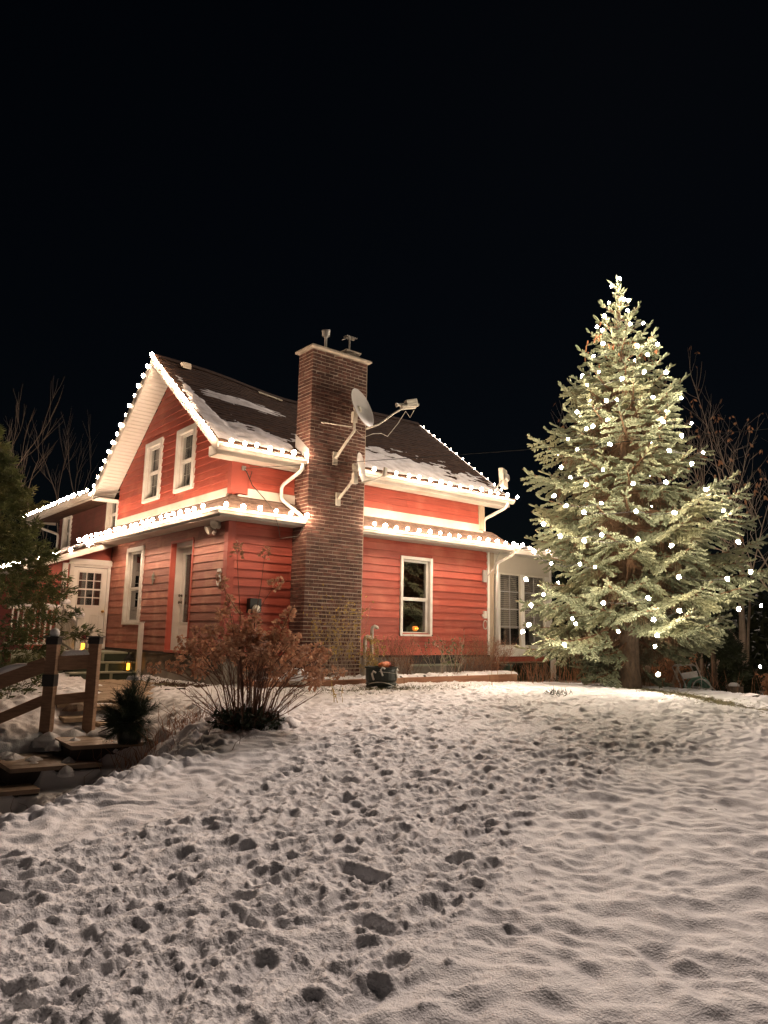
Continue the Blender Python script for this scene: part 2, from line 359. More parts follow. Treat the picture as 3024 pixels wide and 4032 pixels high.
def surface(f, l):
    """snow surface height and how bare the ground is"""
    x, y = to_xy(f, l)
    t = trample(f, l)
    wx, wy = f+.15*perlin(f*1.3, l*1.3, 41), l+.15*perlin(f*1.3, l*1.3, 42)
    ca, sa = math.cos(-.70), math.sin(-.70)
    a, b = wx*ca+wy*sa, -wx*sa+wy*ca
    smooth = .011*perlin(wx*1.9, wy*1.6, 11)+.017*perlin(wx*4.6, wy*3.9, 12)+.017*perlin(wx*8.6, wy*6.6, 15)+.006*perlin(wx*15, wy*12, 16)+.007*perlin(f*9, l*8, 13)+.0022*perlin(f*26, l*26, 14)
    smooth = smooth-.045*np.clip(perlin(wx*3.7+9, wy*2.9, 19)-.30, 0, 1)
    rough = .020*perlin(a*1.4, b*4.2, 21)+.012*perlin(a*3.2, b*9, 22)+.017*fbm(a*.8, b*1.5, 4.6, 5, 23, True)+.005*fbm(f, l, 15, 3, 24, True)
    lump = np.clip(fbm(a*.7, b*1.4, 7.5, 4, 25)-.12, 0, 1)*.05*(.3+.7*ss(-.2, .5, perlin(f*.8, l*.8, 26)))
    cell = np.clip(perlin(f*17, l*17, 27)-.3, 0, 1)*.02*ss(-.2, .3, perlin(f*1.1, l*1.1, 28))
    crumb = .015*fbm(f, l, 24, 4, 29, True)*(.4+.6*ss(-.4, .5, perlin(f*2, l*2, 30)))+np.clip(perlin(f*31, l*31, 35)-.3, 0, 1)*.02
    rough = rough*1.35+.020*np.clip(perlin(a*1.1, b*7.5, 45)-.05, 0, 1)+raster(f, l)*1.25
    rough = np.where(rough < 0, rough*.58, .06*np.tanh(rough/.06))+lump+cell+crumb-.014
    near = np.clip(trample(f, l+.28)+trample(f, l-.28), 0, 1)*(1-t)
    spill = near*np.clip(fbm(f, l, 9, 3, 37)-.18, 0, 1)*.05
    h = smooth*(1-t)+rough*t+spill
    # shovelled chunks on the bank at the left
    lc = np.interp(f, [0, 4.5, 6.2, 7.9, 9, 12], [2.9, 2.3, 1.8, 1.25, .7, .9])
    bank = ss(-.1, .35, l-lc+.2*perlin(f*1.5, l*1.5, 33))*(1-ss(13.5, 15, f))
    ch = np.abs(fbm(wx, wy, 2.1, 3, 31))*.20+np.abs(fbm(f, l, 5.2, 3, 32))*.09-.05
    ch = ch*np.interp(f, [0, 9, 10.5, 16], [1, 1, .55, .4])
    h = h*(1-bank)+(ch+.3*smooth)*bank
    z = gbase(f, l)+.06+h
    # the timber steps stand clear of the bank
    for fa, la, zt in TREADS:
        df, dl = f-fa, l-la; det = .86*(-.84)-.66*.50
        v = (df*(-.84)-dl*.50)/det; u = (.86*dl-.66*df)/det
        wb = .05*perlin(f*5, l*5, 81)
        m = ss(-.05, .10, v+wb)*(1-ss(.95, 1.12, v+wb))*ss(-.10, .03, u+wb)*(1-ss(.97, 1.10, u))
        z = z+np.minimum(zt-.03-z, 0)*m
        fr = (1-ss(-.03, .03, v))*ss(-.50, -.22, v+wb)*ss(-.06, .02, u)*(1-ss(.80, 1.0, u+wb*2))
        z = z+np.minimum(zt-.24-z, 0)*fr
    # bare patches
    pd = path_d(x, y)
    pw = ss(10.5, 10.8, f+.6*(l-3.2))*(1-ss(.42, .72, pd+.22*perlin(x*2.3, y*2.3, 51)+.1*perlin(x*7, y*7, 52)))
    z = z-(.06+np.maximum(h, -.04)+.045)*pw
    def blob(cx, cy, rx, ry): return np.exp(-((x-cx)/rx)**2-((y-cy)/ry)**2)
    bare = .50*blob(1.9, -1.9, 1.3, .32)+.34*blob(3.6, -2.3, 1.6, .5)+.38*blob(1.2, -2.6, .5, .25)
    lm = np.interp(f, [10, 10.8, 11.5, 13, 15.2, 18], [-5.9, -5.45, -5.05, -5.1, -4.7, -4.2])
    band = np.exp(-((l-lm+.35)/np.interp(f, [10, 12, 15], [.50, .42, .7]))**2)*ss(9.8, 10.6, f)*(1-ss(15.5, 18, f))
    bare = np.maximum(bare, .62*band)
    bare = np.maximum(bare, .75*np.exp(-(((x+.45)/.42)**2))*ss(-.6, .3, y)*(1-ss(2.6, 3.4, y)))   # mulch under the wall
    bare = np.maximum(bare, .9*(ss(16.3, 17.5, f)*ss(-1.5, -2.5, l)))
    bare = np.maximum(bare, .8*ss(.0, .25, y+.0)*ss(7.0, 7.3, x)*(f < 40))
    z = z-.055*np.clip(bare, 0, 1)
    return z, np.clip(bare*(1-pw)+.0*pw, 0, 1)
def gz(x, y):
    f, l = to_fl(x, y); return float(surface(np.array([f]), np.array([l]))[0][0])
def gb(x, y):
    f, l = to_fl(x, y); return float(gbase(np.array([f]), np.array([l]))[0])

def build_ground():
    rs = [1.2]; 
    while rs[-1] < 70:
        r = rs[-1]; rs.append(r+.0075+.0021*max(0, r-2.5)+max(0, r-17)*.06)
    rs = np.array(rs)
    core = np.arange(-.60, .60, .0021); side = np.concatenate([[.60], .60+np.cumsum(np.linspace(.004, .05, 30))])
    th = np.concatenate([-side[::-1], core[1:], side])
    Rr, Th = np.meshgrid(rs, th, indexing='ij')
    f, l = Rr*np.cos(Th), Rr*np.sin(Th)
    z, bare = surface(f.ravel(), l.ravel())
    x, y = to_xy(f.ravel(), l.ravel())
    n, m = Rr.shape
    idx = np.arange(n*m).reshape(n, m)
    q = np.stack([idx[:-1, :-1], idx[1:, :-1], idx[1:, 1:], idx[:-1, 1:]], -1).reshape(-1, 4)
    me = bpy.data.meshes.new('snowy_lawn'); V = np.stack([x, y, z], 1)
    me.vertices.add(len(V)); me.vertices.foreach_set('co', V.ravel())
    me.loops.add(len(q)*4); me.loops.foreach_set('vertex_index', q.ravel().astype(np.int32))
    me.polygons.add(len(q)); me.polygons.foreach_set('loop_start', np.arange(0, len(q)*4, 4, dtype=np.int32))
    me.polygons.foreach_set('use_smooth', np.ones(len(q), bool))
    me.materials.append(M['ground'])
    at = me.attributes.new('bare', 'FLOAT', 'POINT'); at.data.foreach_set('value', bare.astype(np.float32))
    me.update(calc_edges=True)
    o = bpy.data.objects.new('snow_ground', me); COL.objects.link(o)
    tag(o, 'trampled snow over the sloping lawn in front of the house', kind='structure')
    b = MB().add([(-600, -600, -.9), (600, -600, -.9), (600, 600, -.9), (-600, 600, -.9)], [(0, 1, 2, 3)])
    tag(obj('ground', b, 'soil'), 'dark ground reaching out to the horizon', kind='structure')
build_ground()

# ------------------------------------------------------------------ the house
H = thing('house', 'two-storey red clapboard house with white trim and snow on its brown roof', 'house', (0, 0, .5))
SL = .767; RZ = 7.38; RY = 2.95
def ridge(x): return RZ-.27*math.exp(-((x-3.0)/1.7)**2)
def rtop(x, y):
    """top of the main roof"""
    if y <= RY: t = (y+.35)/(RY+.35); return 4.85+(ridge(x)-4.85)*t
    t = (6.33-y)/(6.33-RY); return 4.83+(ridge(x)-4.83)*t

def wall(plane, c, u0, u1, z0, z1, holes, m, exposure=.156, thick=.14, ulim=None, lab='plank', name='wall', wig=.0025, par=None):
    """clapboard wall at X=c or Y=c facing the negative side, boards one by one, holes=(u0,u1,z0,z1)"""
    P = (lambda u, o, z: (c+o, u, z)) if plane == 'X' else (lambda u, o, z: (u, c+o, z))
    b = MB()
    us = sorted({u0, u1, *[h[i] for h in holes for i in (0, 1)]}); zs = sorted({z0, z1, *[h[i] for h in holes for i in (2, 3)]})
    for a, bb in zip(us[:-1], us[1:]):
        for e, g in zip(zs[:-1], zs[1:]):
            um, zm = (a+bb)/2, (e+g)/2
            if any(h[0] < um < h[1] and h[2] < zm < h[3] for h in holes): continue
            if ulim:
                continue
            b.box(P(a, .004, e), P(bb, thick, g))
    if ulim:
        pts = [(u0, z0), (u1, z0)]+[(ulim(z)[1], z) for z in np.linspace(ulim.zb, z1, 8)]+[(ulim(z)[0], z) for z in np.linspace(z1, ulim.zb, 8)]
        # thin sheet split round the holes by strips
        zz = sorted(set(list(np.linspace(z0, z1, 40))+[h[i] for h in holes for i in (2, 3)]))
        for e, g in zip(zz[:-1], zz[1:]):
            lo0, hi0 = ulim(e); lo1, hi1 = ulim(g); zm = (e+g)/2
            cuts = [(lo0, lo1, None)]
            segs = [(lo0, lo1, hi0, hi1)]
            for h in holes:
                if h[2] < zm < h[3]:
                    ns = []
                    for s0, s1, t0, t1 in segs:
                        if s0 < h[0] and h[1] < t0: ns += [(s0, s1, h[0], h[0]), (h[1], h[1], t0, t1)]
                        else: ns.append((s0, s1, t0, t1))
                    segs = ns
            for s0, s1, t0, t1 in segs:
                b.add([P(s0, .004, e), P(t0, .004, e), P(t1, .004, g), P(s1, .004, g), P(s0, thick, e), P(t0, thick, e), P(t1, thick, g), P(s1, thick, g)],
                      [(0, 1, 2, 3), (7, 6, 5, 4), (0, 4, 5, 1), (1, 5, 6, 2), (2, 6, 7, 3), (3, 7, 4, 0)])
    wo = obj(name, b, m, H)
    z = z0
    while z < z1-.02:
        zt = min(z+exposure, z1); a0, a1 = (u0, u1) if not ulim else ulim(z); t0, t1 = (u0, u1) if not ulim else ulim(zt)
        segs = [(a0, a1, t0, t1)]; zm = (z+zt)/2
        for h in holes:
            if h[2]-.01 < zm < h[3]+.01:
                ns = []
                for s in segs:
                    if s[0] < h[0] < s[1] or s[0] < h[1] < s[1]:
                        if h[0]-s[0] > .03: ns.append((s[0], h[0], s[2], h[0]))
                        if s[1]-h[1] > .03: ns.append((h[1], s[1], h[1], s[3]))
                    else: ns.append(s)
                segs = ns
        for s in segs:
            # a long run is two boards butted together
            L = s[1]-s[0]; cut = []
            if L > 2.6:
                k = s[0]+L*U(.3, .7); cut = [(s[0], k-.001, s[2], k-.001), (k+.001, s[1], k+.001, s[3])]
            else: cut = [s]
            for (p0, p1, q0, q1) in cut:
                if p1-p0 < .03 or q1-q0 < .005: continue
                w1, w2 = U(-wig, wig), U(-wig, wig)
                ob, ot = -(.021 if m == 'red_l' else .029)+U(-.003, .003), -.005
                vs = [P(p0, ot, zt+.001), P(q1 if ulim else p1, ot, zt+.001), P(p1, ob, z+w2), P(p0, ob, z+w1),
                      P(p0, .003, z+w1), P(p1, .003, z+w2)]
                if ulim: vs[0] = P(q0, ot, zt+.001); vs[1] = P(q1, ot, zt+.001)
                mb = MB().add(vs, [(0, 1, 2, 3) if plane == 'Y' else (3, 2, 1, 0), (3, 2, 5, 4), (0, 3, 4), (1, 5, 2), (0, 4, 5, 1)])
                obj('plank', mb, m, wo)
        z = zt
    return wo

def window(plane, c, u0, u1, z0, z1, kind='double', mirror=1, fr=.09, room='room', mtn=False, parent=None, split=.5, cas=.055, name='window'):
    P = (lambda u, o, z: (c+o, u, z)) if plane == 'X' else (lambda u, o, z: (u, c+o, z))
    b = MB()
    def bx(mb, a0, a1, e0, e1, o0, o1): mb.box(P(a0, o0, e0), P(a1, o1, e1))
    # casing
    bx(b, u0, u0+fr, z0, z1, -cas, .02); bx(b, u1-fr, u1, z0, z1, -cas, .02)
    bx(b, u0+fr, u1-fr, z1-fr, z1, -cas+.003, .02); bx(b, u0+fr, u1-fr, z0, z0+fr*.6, -cas-.01, .02)
    # reveal
    a0, a1, e0, e1 = u0+fr, u1-fr, z0+fr*.6, z1-fr
    for q in ((a0, a0+.012, e0, e1), (a1-.012, a1, e0, e1)): bx(b, *q, .021, .12)
    bx(b, a0+.012, a1-.012, e1-.012, e1, .021, .12); bx(b, a0+.012, a1-.012, e0, e0+.012, .021, .12)
    w_ = obj(name, b, 'white', parent or H, bevel=.004)
    zm = e0+(e1-e0)*split
    panes = [(e0+.012, zm), (zm, e1-.012)] if kind == 'double' else [(e0+.012, e1-.012)]
    for i, (q0, q1) in enumerate(panes):
        o = .045 if i == 0 else .030
        sb = MB(); t = .035
        bx(sb, a0+.013, a0+t+.013, q0, q1, o, o+.03); bx(sb, a1-t-.013, a1-.013, q0, q1, o, o+.03)
        bx(sb, a0+t+.013, a1-t-.013, q0, q0+t, o+.001, o+.03); bx(sb, a0+t+.013, a1-t-.013, q1-t, q1, o+.001, o+.03)
        if mtn:
            um = (a0+a1)/2; bx(sb, um-.004, um+.004, q0+t, q1-t, o+.030, o+.036)
            bx(sb, a0+t, um-.004, (q0+q1)/2-.004, (q0+q1)/2+.004, o+.030, o+.036); bx(sb, um+.004, a1-t, (q0+q1)/2-.004, (q0+q1)/2+.004, o+.030, o+.036)
        obj('sash', sb, 'white', w_)
        g = MB(); bx(g, a0+t, a1-t, q0+t, q1-t, o+.024, o+.027); obj('pane', g, 'glass' if room != 'dark' else 'glass_dark', w_)
    rb = MB()
    if room == 'lace':
        n = 26
        vs = []
        for i in range(n+1):
            u = a0+(a1-a0)*i/n; o = .16+.012*math.sin(i*2.4)+U(-.003, .003); vs += [P(u, o, e0), P(u, o, e1)]
        rb.add(vs, [(2*i, 2*i+1, 2*i+3, 2*i+2) for i in range(n)]); obj('curtain', rb, 'lace', w_)
    back = MB(); bx(back, a0-.15, a1+.15, e0-.1, e1+.1, .5, .52); bx(back, a0-.15, a0-.13, e0-.1, e1+.1, .145, .5); bx(back, a1+.13, a1+.15, e0-.1, e1+.1, .145, .5)
    bx(back, a0-.13, a1+.13, e0-.1, e0-.08, .145, .5); bx(back, a0-.13, a1+.13, e1+.08, e1+.1, .145, .5)
    obj('room', back, 'room', w_)
    return w_

# foundation
b = MB(); b.box((.03, .03, -.3), (7.0, 6.0, 1.085)); 
found = obj('foundation', b, 'concrete', H)
# lower walls
LD = (1.455, 2.47, 1.12, 3.30)      # the left-hand door opening (deep)
LW = (3.93, 4.93, 1.62, 3.36)
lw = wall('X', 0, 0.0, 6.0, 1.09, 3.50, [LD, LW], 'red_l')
RW = (4.07, 5.0, 1.49, 3.20)
rw = wall('Y', 0, 0.0, 6.80, 1.09, 3.50, [RW], 'red_r')
window('Y', 0, *RW, fr=.07, split=.47, room='dark')
window('X', 0, *LW, fr=.10, split=.47, room='dark')
# water table under the siding
obj('sill_board', MB().box((-.03, -.03, 1.05), (6.98, .02, 1.088)).box((-.03, .021, 1.05), (.02, 6.0, 1.088)), 'darkwood', H)
# corner boards
obj('corner_board', MB().box((-.046, -.046, 1.09), (-.002, .10, 3.50)).box((-.0015, -.046, 1.09), (.10, -.002, 3.50)), 'red_trim', H)
obj('corner_board', MB().box((-.046, -.046, 4.02), (-.002, .09, 4.66)).box((-.0015, -.046, 4.02), (.30, -.002, 4.60)), 'red_trim', H)
obj('corner_board', MB().box((6.80, -.048, 1.09), (6.86, .06, 3.50)), 'vinyl', H)
obj('corner_post', MB().box((6.865, -.05, .95), (7.01, .10, 3.50)), 'postwood', H)
obj('corner_post', MB().box((6.50, -.048, 4.02), (6.69, .14, 4.60)), 'postwood', H)
# left-hand door, set deep in the wall between red jambs
M['jamb'] = mat('lightened_red_jamb', (.55, .13, .09), (.45, .10, .07), 3, .6)  # red lightened to make up for light missing in the recess
d = MB(); d.box((-.03, LD[1]-.006, LD[2]), (.085, LD[1]+.03, LD[3]+.02)); d.box((-.03, LD[0]-.03, LD[2]), (.085, LD[0]+.006, LD[3]+.02)); d.box((-.029, LD[0]+.007, LD[3]-.006), (.084, LD[1]-.007, LD[3]+.03)); d.box((-.05, LD[0]+.007, LD[2]-.04), (.084, LD[1]-.007, LD[2]+.005))
obj('door_jamb', d, 'jamb', H)
d = MB(); d.box((.086, LD[0]+.005, LD[2]), (.30, LD[0]+.03, LD[3]-.001)).box((.086, LD[1]-.03, LD[2]), (.30, LD[1]-.005, LD[3]-.001)).box((.086, LD[0]+.03, LD[3]-.10), (.30, LD[1]-.03, LD[3]-.001)).box((.086, LD[0]+.03, LD[2]-.03), (.30, LD[1]-.03, LD[2]+.01))
obj('door_frame', d, 'white', H, bevel=.003)
dd = MB(); y0, y1, z0, z1 = LD[0]+.032, LD[1]-.032, LD[2]+.012, LD[3]-.102
g0, g1, h0, h1 = y0+.15, y1-.15, z0+.55, z1-.14
dd.box((.225, y0, z0), (.25, g0, z1)).box((.225, g1, z0), (.25, y1, z1)).box((.225, g0, z0), (.25, g1, h0)).box((.225, g0, h1), (.25, g1, z1))
dr = obj('door', dd, 'vinyl', H)
obj('pane', MB().box((.236, g0, h0), (.24, g1, h1)), 'glass', dr)
obj('door_trim', MB().box((.215, g0-.03, h0-.03), (.2245, g0, h1+.03)).box((.215, g1, h0-.03), (.2245, g1+.03, h1+.03)).box((.215, g0, h0-.03), (.2245, g1, h0)).box((.215, g0, h1), (.2245, g1, h1+.03)), 'white', dr)
obj('curtain', MB().box((.30, g0, h0), (.31, g0+.24, h1)), 'curtainpink', dr)
obj('room', MB().box((.6, y0-.2, z0), (.62, y1+.2, z1)), 'room', dr)
for zz, nm in ((2.22, 'door_lock'), (2.08, 'door_knob')):
    obj(nm, MB().lathe([(.028, 0), (.028, .01), (.015, .02), (.015, .035), (.03, .05), (.026, .068), (.0, .072)], (.223, y1-.07, zz), 12, (-1, 0, 0)), 'bronze', dr, smooth=True)
# skirt roof between the storeys
EX = -.40
b = MB()
def strip_roof(b, lo, hi, n=3, th=.012):
    """lo, hi: outer and inner edge, courses of shingles stepping up"""
    lo = [Vector(p) for p in lo]; hi = [Vector(p) for p in hi]
    for i in range(n):
        a = [l.lerp(h, i/n)+Vector((0, 0, th)) for l, h in zip(lo, hi)]; c = [l.lerp(h, (i+1)/n)+Vector((0, 0, .001)) for l, h in zip(lo, hi)]
        a2 = [p-Vector((0, 0, th+.008)) for p in a]
        k = len(lo)
        b.add(a+c, [(j, j+1, k+j+1, k+j) for j in range(k-1)]); b.add(a2+a, [(j, j+1, k+j+1, k+j) for j in range(k-1)])
zE, zI = 3.63, 4.0
strip_roof(b, [(EX, 6.72, zE), (EX, EX, zE), (1.33, EX, zE)], [(0, 6.35, zI), (-.0, -.0, zI), (1.33, -.0, zI)], 4)
strip_roof(b, [(2.69, EX, zE), (7.38, EX, zE), (7.38, .6, zE)], [(2.69, 0, zI), (6.98, 0, zI), (6.98, .6, zI)], 4)
strip_roof(b, [(.25, 6.72, zE), (EX, 6.72, zE)], [(.25, 6.35, zI), (0, 6.35, zI)], 4)
obj('skirt_roof', b, 'shingle2', H)
# belt board with a drip cap under it
obj('belt_board', MB().box((-.055, .09, 4.0), (-.003, 5.83, 4.125)).box((-.07, .09, 3.965), (-.003, 5.83, 3.998)), 'alu', H, bevel=.004)
obj('belt_board', MB().box((.30, -.055, 4.0), (1.33, -.003, 4.135)).box((.10, -.07, 3.965), (1.33, -.003, 3.998)), 'alu', H, bevel=.004)
obj('belt_board', MB().box((2.69, -.055, 4.0), (6.50, -.003, 4.135)).box((2.69, -.07, 3.945), (6.62, -.003, 3.998)), 'alu', H, bevel=.004)
# soffit + fascia of the skirt roof
b = MB(); b.box((EX, EX, 3.505), (-.03, 6.7, 3.53)); b.box((-.029, EX, 3.505), (1.33, -.03, 3.53)); b.box((2.69, EX, 3.505), (7.36, -.03, 3.53))
b.box((EX-.002, EX-.002, 3.531), (EX+.02, 6.7, 3.60)).box((EX+.021, EX-.002, 3.531), (1.33, EX+.02, 3.60)).box((2.69, EX-.002, 3.531), (7.36, EX+.02, 3.60))
b.box((EX-.001, 6.68, 3.40), (.2, 6.70, 3.60))
obj('lower_soffit', b, 'alu', H)
def gutter(pts, w_=.10, h=.105, closed=False, name='gutter'):
    """K-style gutter along a polyline; outward is to the left of travel"""
    b = MB(); prof = [(0, h), (0, 0), (w_*.62, 0), (w_*.80, h*.35), (w_*.98, h*.55), (w_, h*.93), (w_+.012, h*.97), (w_+.012, h), (w_-.006, h), (w_-.014, h*.6), (w_*.6, .01), (.008, .012)]
    pts = [Vector(p) for p in pts]; n = len(prof); vs = []
    for i, p in enumerate(pts):
        d0 = (pts[i]-pts[i-1]).normalized() if i else (pts[1]-pts[0]).normalized()
        d1 = (pts[i+1]-pts[i]).normalized() if i < len(pts)-1 else d0
        n0 = Vector((0, 0, 1)).cross(d0); n1 = Vector((0, 0, 1)).cross(d1); nn = (n0+n1).normalized(); nn /= max(.3, nn.dot(n0))
        vs += [p+nn*a+Vector((0, 0, c)) for a, c in prof]
    fs = [(i*n+k, i*n+(k+1) % n, (i+1)*n+(k+1) % n, (i+1)*n+k) for i in range(len(pts)-1) for k in range(n)]
    fs += [tuple(range(n)), tuple((len(pts)-1)*n+k for k in range(n))[::-1]]
    b.add(vs, fs); return obj(name, b, 'alu', H)
gutter([(1.33, EX-.002, 3.545), (EX-.002, EX-.002, 3.545), (EX-.002, 6.74, 3.545)])
gutter([(7.46, EX-.002, 3.545), (2.69, EX-.002, 3.545)])
for o in [o for o in H.children if o.name.startswith('gutter')]: pass
# upper walls
class UL:
    zb = 4.8
    def __call__(s, z):
        a, e = 0.0, 5.83
        for y in np.linspace(0, RY, 60):
            if rtop(0, y)-.25 >= z: a = y; break
        else: a = RY
        for y in np.linspace(5.83, RY, 60):
            if rtop(0, y)-.25 >= z: e = y; break
        else: e = RY
        return (a, e)
G1, G2 = (3.29, 4.25, 4.34, 5.72), (1.60, 2.53, 4.34, 5.69)
uw = wall('X', 0, 0, 5.83, 4.125, 7.08, [G1, G2], 'red_r', ulim=UL(), name='wall', wig=.006)
window('X', 0, *G1, fr=.115, room='lace', mtn=True); window('X', 0, *G2, fr=.115, room='lace', mtn=True)
wall('Y', 0, .30, 6.50, 4.135, 4.62, [(1.33, 2.69, 4.0, 4.7)], 'red_r', exposure=.15)
obj('wall', MB().box((.01, .01, 3.5), (6.68, .14, 4.11)).box((.01, .15, 3.5), (.14, 6.0, 4.11)).box((6.52, .15, 3.5), (6.68, 5.8, 4.6)), 'red_trim', H)
# wing set back behind the gable
WX = .2
W1, W2 = (10.18, 10.98, 3.72, 4.86), (6.35, 7.19, 3.98, 4.90)
wall('X', WX, 5.84, 11.45, 3.30, 4.94, [W1, W2], 'red_shaded', exposure=.13)
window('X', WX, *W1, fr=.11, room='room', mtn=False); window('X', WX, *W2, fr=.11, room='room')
obj('wall', MB().box((WX+.005, 6.001, .3), (WX+.14, 11.45, 3.29)).box((WX+.15, 11.30, .3), (6.6, 11.45, 4.94)).box((6.5, 5.9, .3), (6.68, 11.29, 4.9)), 'red_trim', H)
b = MB(); b.prism([(-.5, 6.30, 4.70), (-.5, 6.30, 4.85), (3.6, 6.30, 5.2), (7.3, 6.3, 4.85), (7.3, 6.3, 4.7), (3.6, 6.3, 5.04)], (0, 6.0, 0)); obj('wing_roof', b, 'shingle', H)
b = MB(); b.prism([(-.505, 5.95, 4.665), (-.505, 5.95, 4.69), (.25, 5.95, 4.955), (.25, 5.95, 4.93)], (0, 6.3, 0)); b.box((-.53, 6.28, 4.665), (-.506, 12.27, 4.83)); b.box((-.5, 12.25, 4.68), (.3, 12.28, 4.93))
obj('wing_soffit', b, 'alu', H)
gutter([(-.535, 6.28, 4.71), (-.535, 12.35, 4.71)])
# main roof
b = MB(); nx = 26; XL, XR = -.5, 7.2
def rp(x, t, side, off=0.):
    y = -.35+(RY+.35)*t if side == 0 else 6.33-(6.33-RY)*t
    return Vector((x, y, rtop(x, y)+off))
for side in (0, 1):
    n = 30
    for i in range(n):
        t0, t1 = i/n, (i+1)/n
        for j in range(nx):
            xa, xb = XL+(XR-XL)*j/nx, XL+(XR-XL)*(j+1)/nx
            w0 = .004*math.sin(i*3.1+j*1.7)
            p = [rp(xa, t0, side, .014+w0), rp(xb, t0, side, .014+w0), rp(xb, t1, side, .001), rp(xa, t1, side, .001)]
            lo = [rp(xa, t0, side, -.004), rp(xb, t0, side, -.004), p[1], p[0]]
            if side: p = p[::-1]; lo = lo[::-1]
            b.add(p, [(0, 1, 2, 3)]); b.add(lo, [(0, 1, 2, 3)])
obj('shingles', b, 'shingle', H, kind='stuff')
b = MB()
for side in (0, 1):
    for j in range(nx):
        xa, xb = XL+(XR-XL)*j/nx, XL+(XR-XL)*(j+1)/nx
        b.add([rp(xa, 0, side, -.02), rp(xb, 0, side, -.02), rp(xb, 1, side, -.02), rp(xa, 1, side, -.02)], [(0, 1, 2, 3)])
        b.add([rp(xa, 0, side, -.16), rp(xb, 0, side, -.16), rp(xb, 1, side, -.16), rp(xa, 1, side, -.16)], [(3, 2, 1, 0)])
obj('roof_deck', b, 'darkwood', H)
obj('ridge_cap', MB().add([rp(XL+(XR-XL)*j/nx, .965, s, .03) if s < 2 else rp(XL+(XR-XL)*j/nx, 1, 0, .05) for j in range(nx+1) for s in (0, 2, 1)],
    [f for j in range(nx) for f in ((3*j, 3*j+3, 3*j+4, 3*j+1), (3*j+1, 3*j+4, 3*j+5, 3*j+2))]), 'shingle', H)
# rakes: fascia boards and slatted soffits
for xf, xs in ((-.525, -.5), (7.2, 7.225)):
    for side in (0, 1):
        b = MB(); n = 6
        ts = np.linspace(-.012, 1, n+1)
        vs = []
        for t in ts:
            a = rp(0 if xf < 0 else 7.2, max(t, 0), side)+Vector((0, (.05*min(t, 0)*8)*(1 if side == 0 else -1), 0))
            for x in (xf, xs): vs += [(x, a.y, a.z+.012), (x, a.y, a.z-.20)]
        fs = []
        for i in range(n):
            o = i*4; q = o+4; fs += [(o, o+1, q+1, q), (o+3, o+2, q+2, q+3), (o+2, o, q, q+2), (o+1, o+3, q+3, q+1)]
        fs += [(0, 2, 3, 1), (n*4, n*4+1, n*4+3, n*4+2)]
        b.add(vs, fs); obj('rake_board', b, 'alu', H)
for side in (0, 1):
    b = MB(); n = 40
    for i in range(n):
        t0, t1 = i/n+.001, (i+1)/n-.001
        a, c = rp(0, t0, side, -.205), rp(0, t1, side, -.205); m_ = a.lerp(c, .12); m2 = a.lerp(c, .97)
        vs = []
        for x in (-.499, -.004):
            for p, o in ((a, .012), (m_, 0), (m2, 0), (c, .012), (c, .022), (a, .022)): vs.append((x, p.y, p.z+o))
        k = 6; b.add(vs, [(i_, (i_+1) % k, k+(i_+1) % k, k+i_) for i_ in range(k)]+[tuple(range(k))[::-1], tuple(range(k, 2*k))])
    obj('soffit_slats', b, 'vinyl', H, kind='stuff')
# eave returns + gutters + soffits on the near eave
b = MB(); b.box((-.5, -.36, 4.60), (1.33, -.04, 4.625)).box((2.69, -.36, 4.60), (7.2, -.04, 4.625))
b.box((-.524, -.375, 4.60), (1.33, -.361, 4.83)).box((2.69, -.375, 4.60), (7.22, -.361, 4.83)); obj('eave_soffit', b, 'alu', H)
obj('eave_return', MB().box((-.5, 5.86, 4.62), (.19, 6.32, 4.64)), 'white', H); obj('eave_return', MB().box((-.5, -.36, 4.626), (-.47, -.0, 4.80)), 'white', H)
gutter([(1.33, -.377, 4.68), (-.53, -.377, 4.68)]); gutter([(7.30, -.377, 4.68), (2.69, -.377, 4.68)])
obj('roof_vent_strip', MB().bar((1.95, 2.72, rtop(1.95, 2.72)+.03), (2.6, 2.72, rtop(2.6, 2.72)+.03), .05, .03), 'lightmetal', H)
obj('gable_cap', MB().box((.05, 2.7, rtop(0, 2.7)), (.25, 2.9, rtop(0, 2.8)+.06)), 'lightmetal', H)
# snow lying on the roofs, as a sheet with its own thickness
def snow_sheet(name, fn, n, m, mask, parent, thick=.05, mt='roofsnow', sd=3):
    s, t = np.meshgrid(np.linspace(0, 1, n), np.linspace(0, 1, m), indexing='ij')
    k = mask(s, t)
    idx = {}; b = MB(); V = []; 
    for i in range(n):
        for j in range(m):
            if k[i, j] > -.12:
                idx[(i, j)] = len(V); p = fn(s[i, j], t[i, j]); V.append(p+Vector((0, 0, max(-.012, thick*min(1, k[i, j]*3)*(.7+.6*abs(math.sin(i*.7+j*.31)*.3+.4))))))
    F = [(idx[(i, j)], idx[(i+1, j)], idx[(i+1, j+1)], idx[(i, j+1)]) for i in range(n-1) for j in range(m-1) if all(q in idx for q in ((i, j), (i+1, j), (i+1, j+1), (i, j+1)))]
    if F:
        b.add(V, F); o = obj(name, b, mt, parent, smooth=True, kind='stuff'); return o
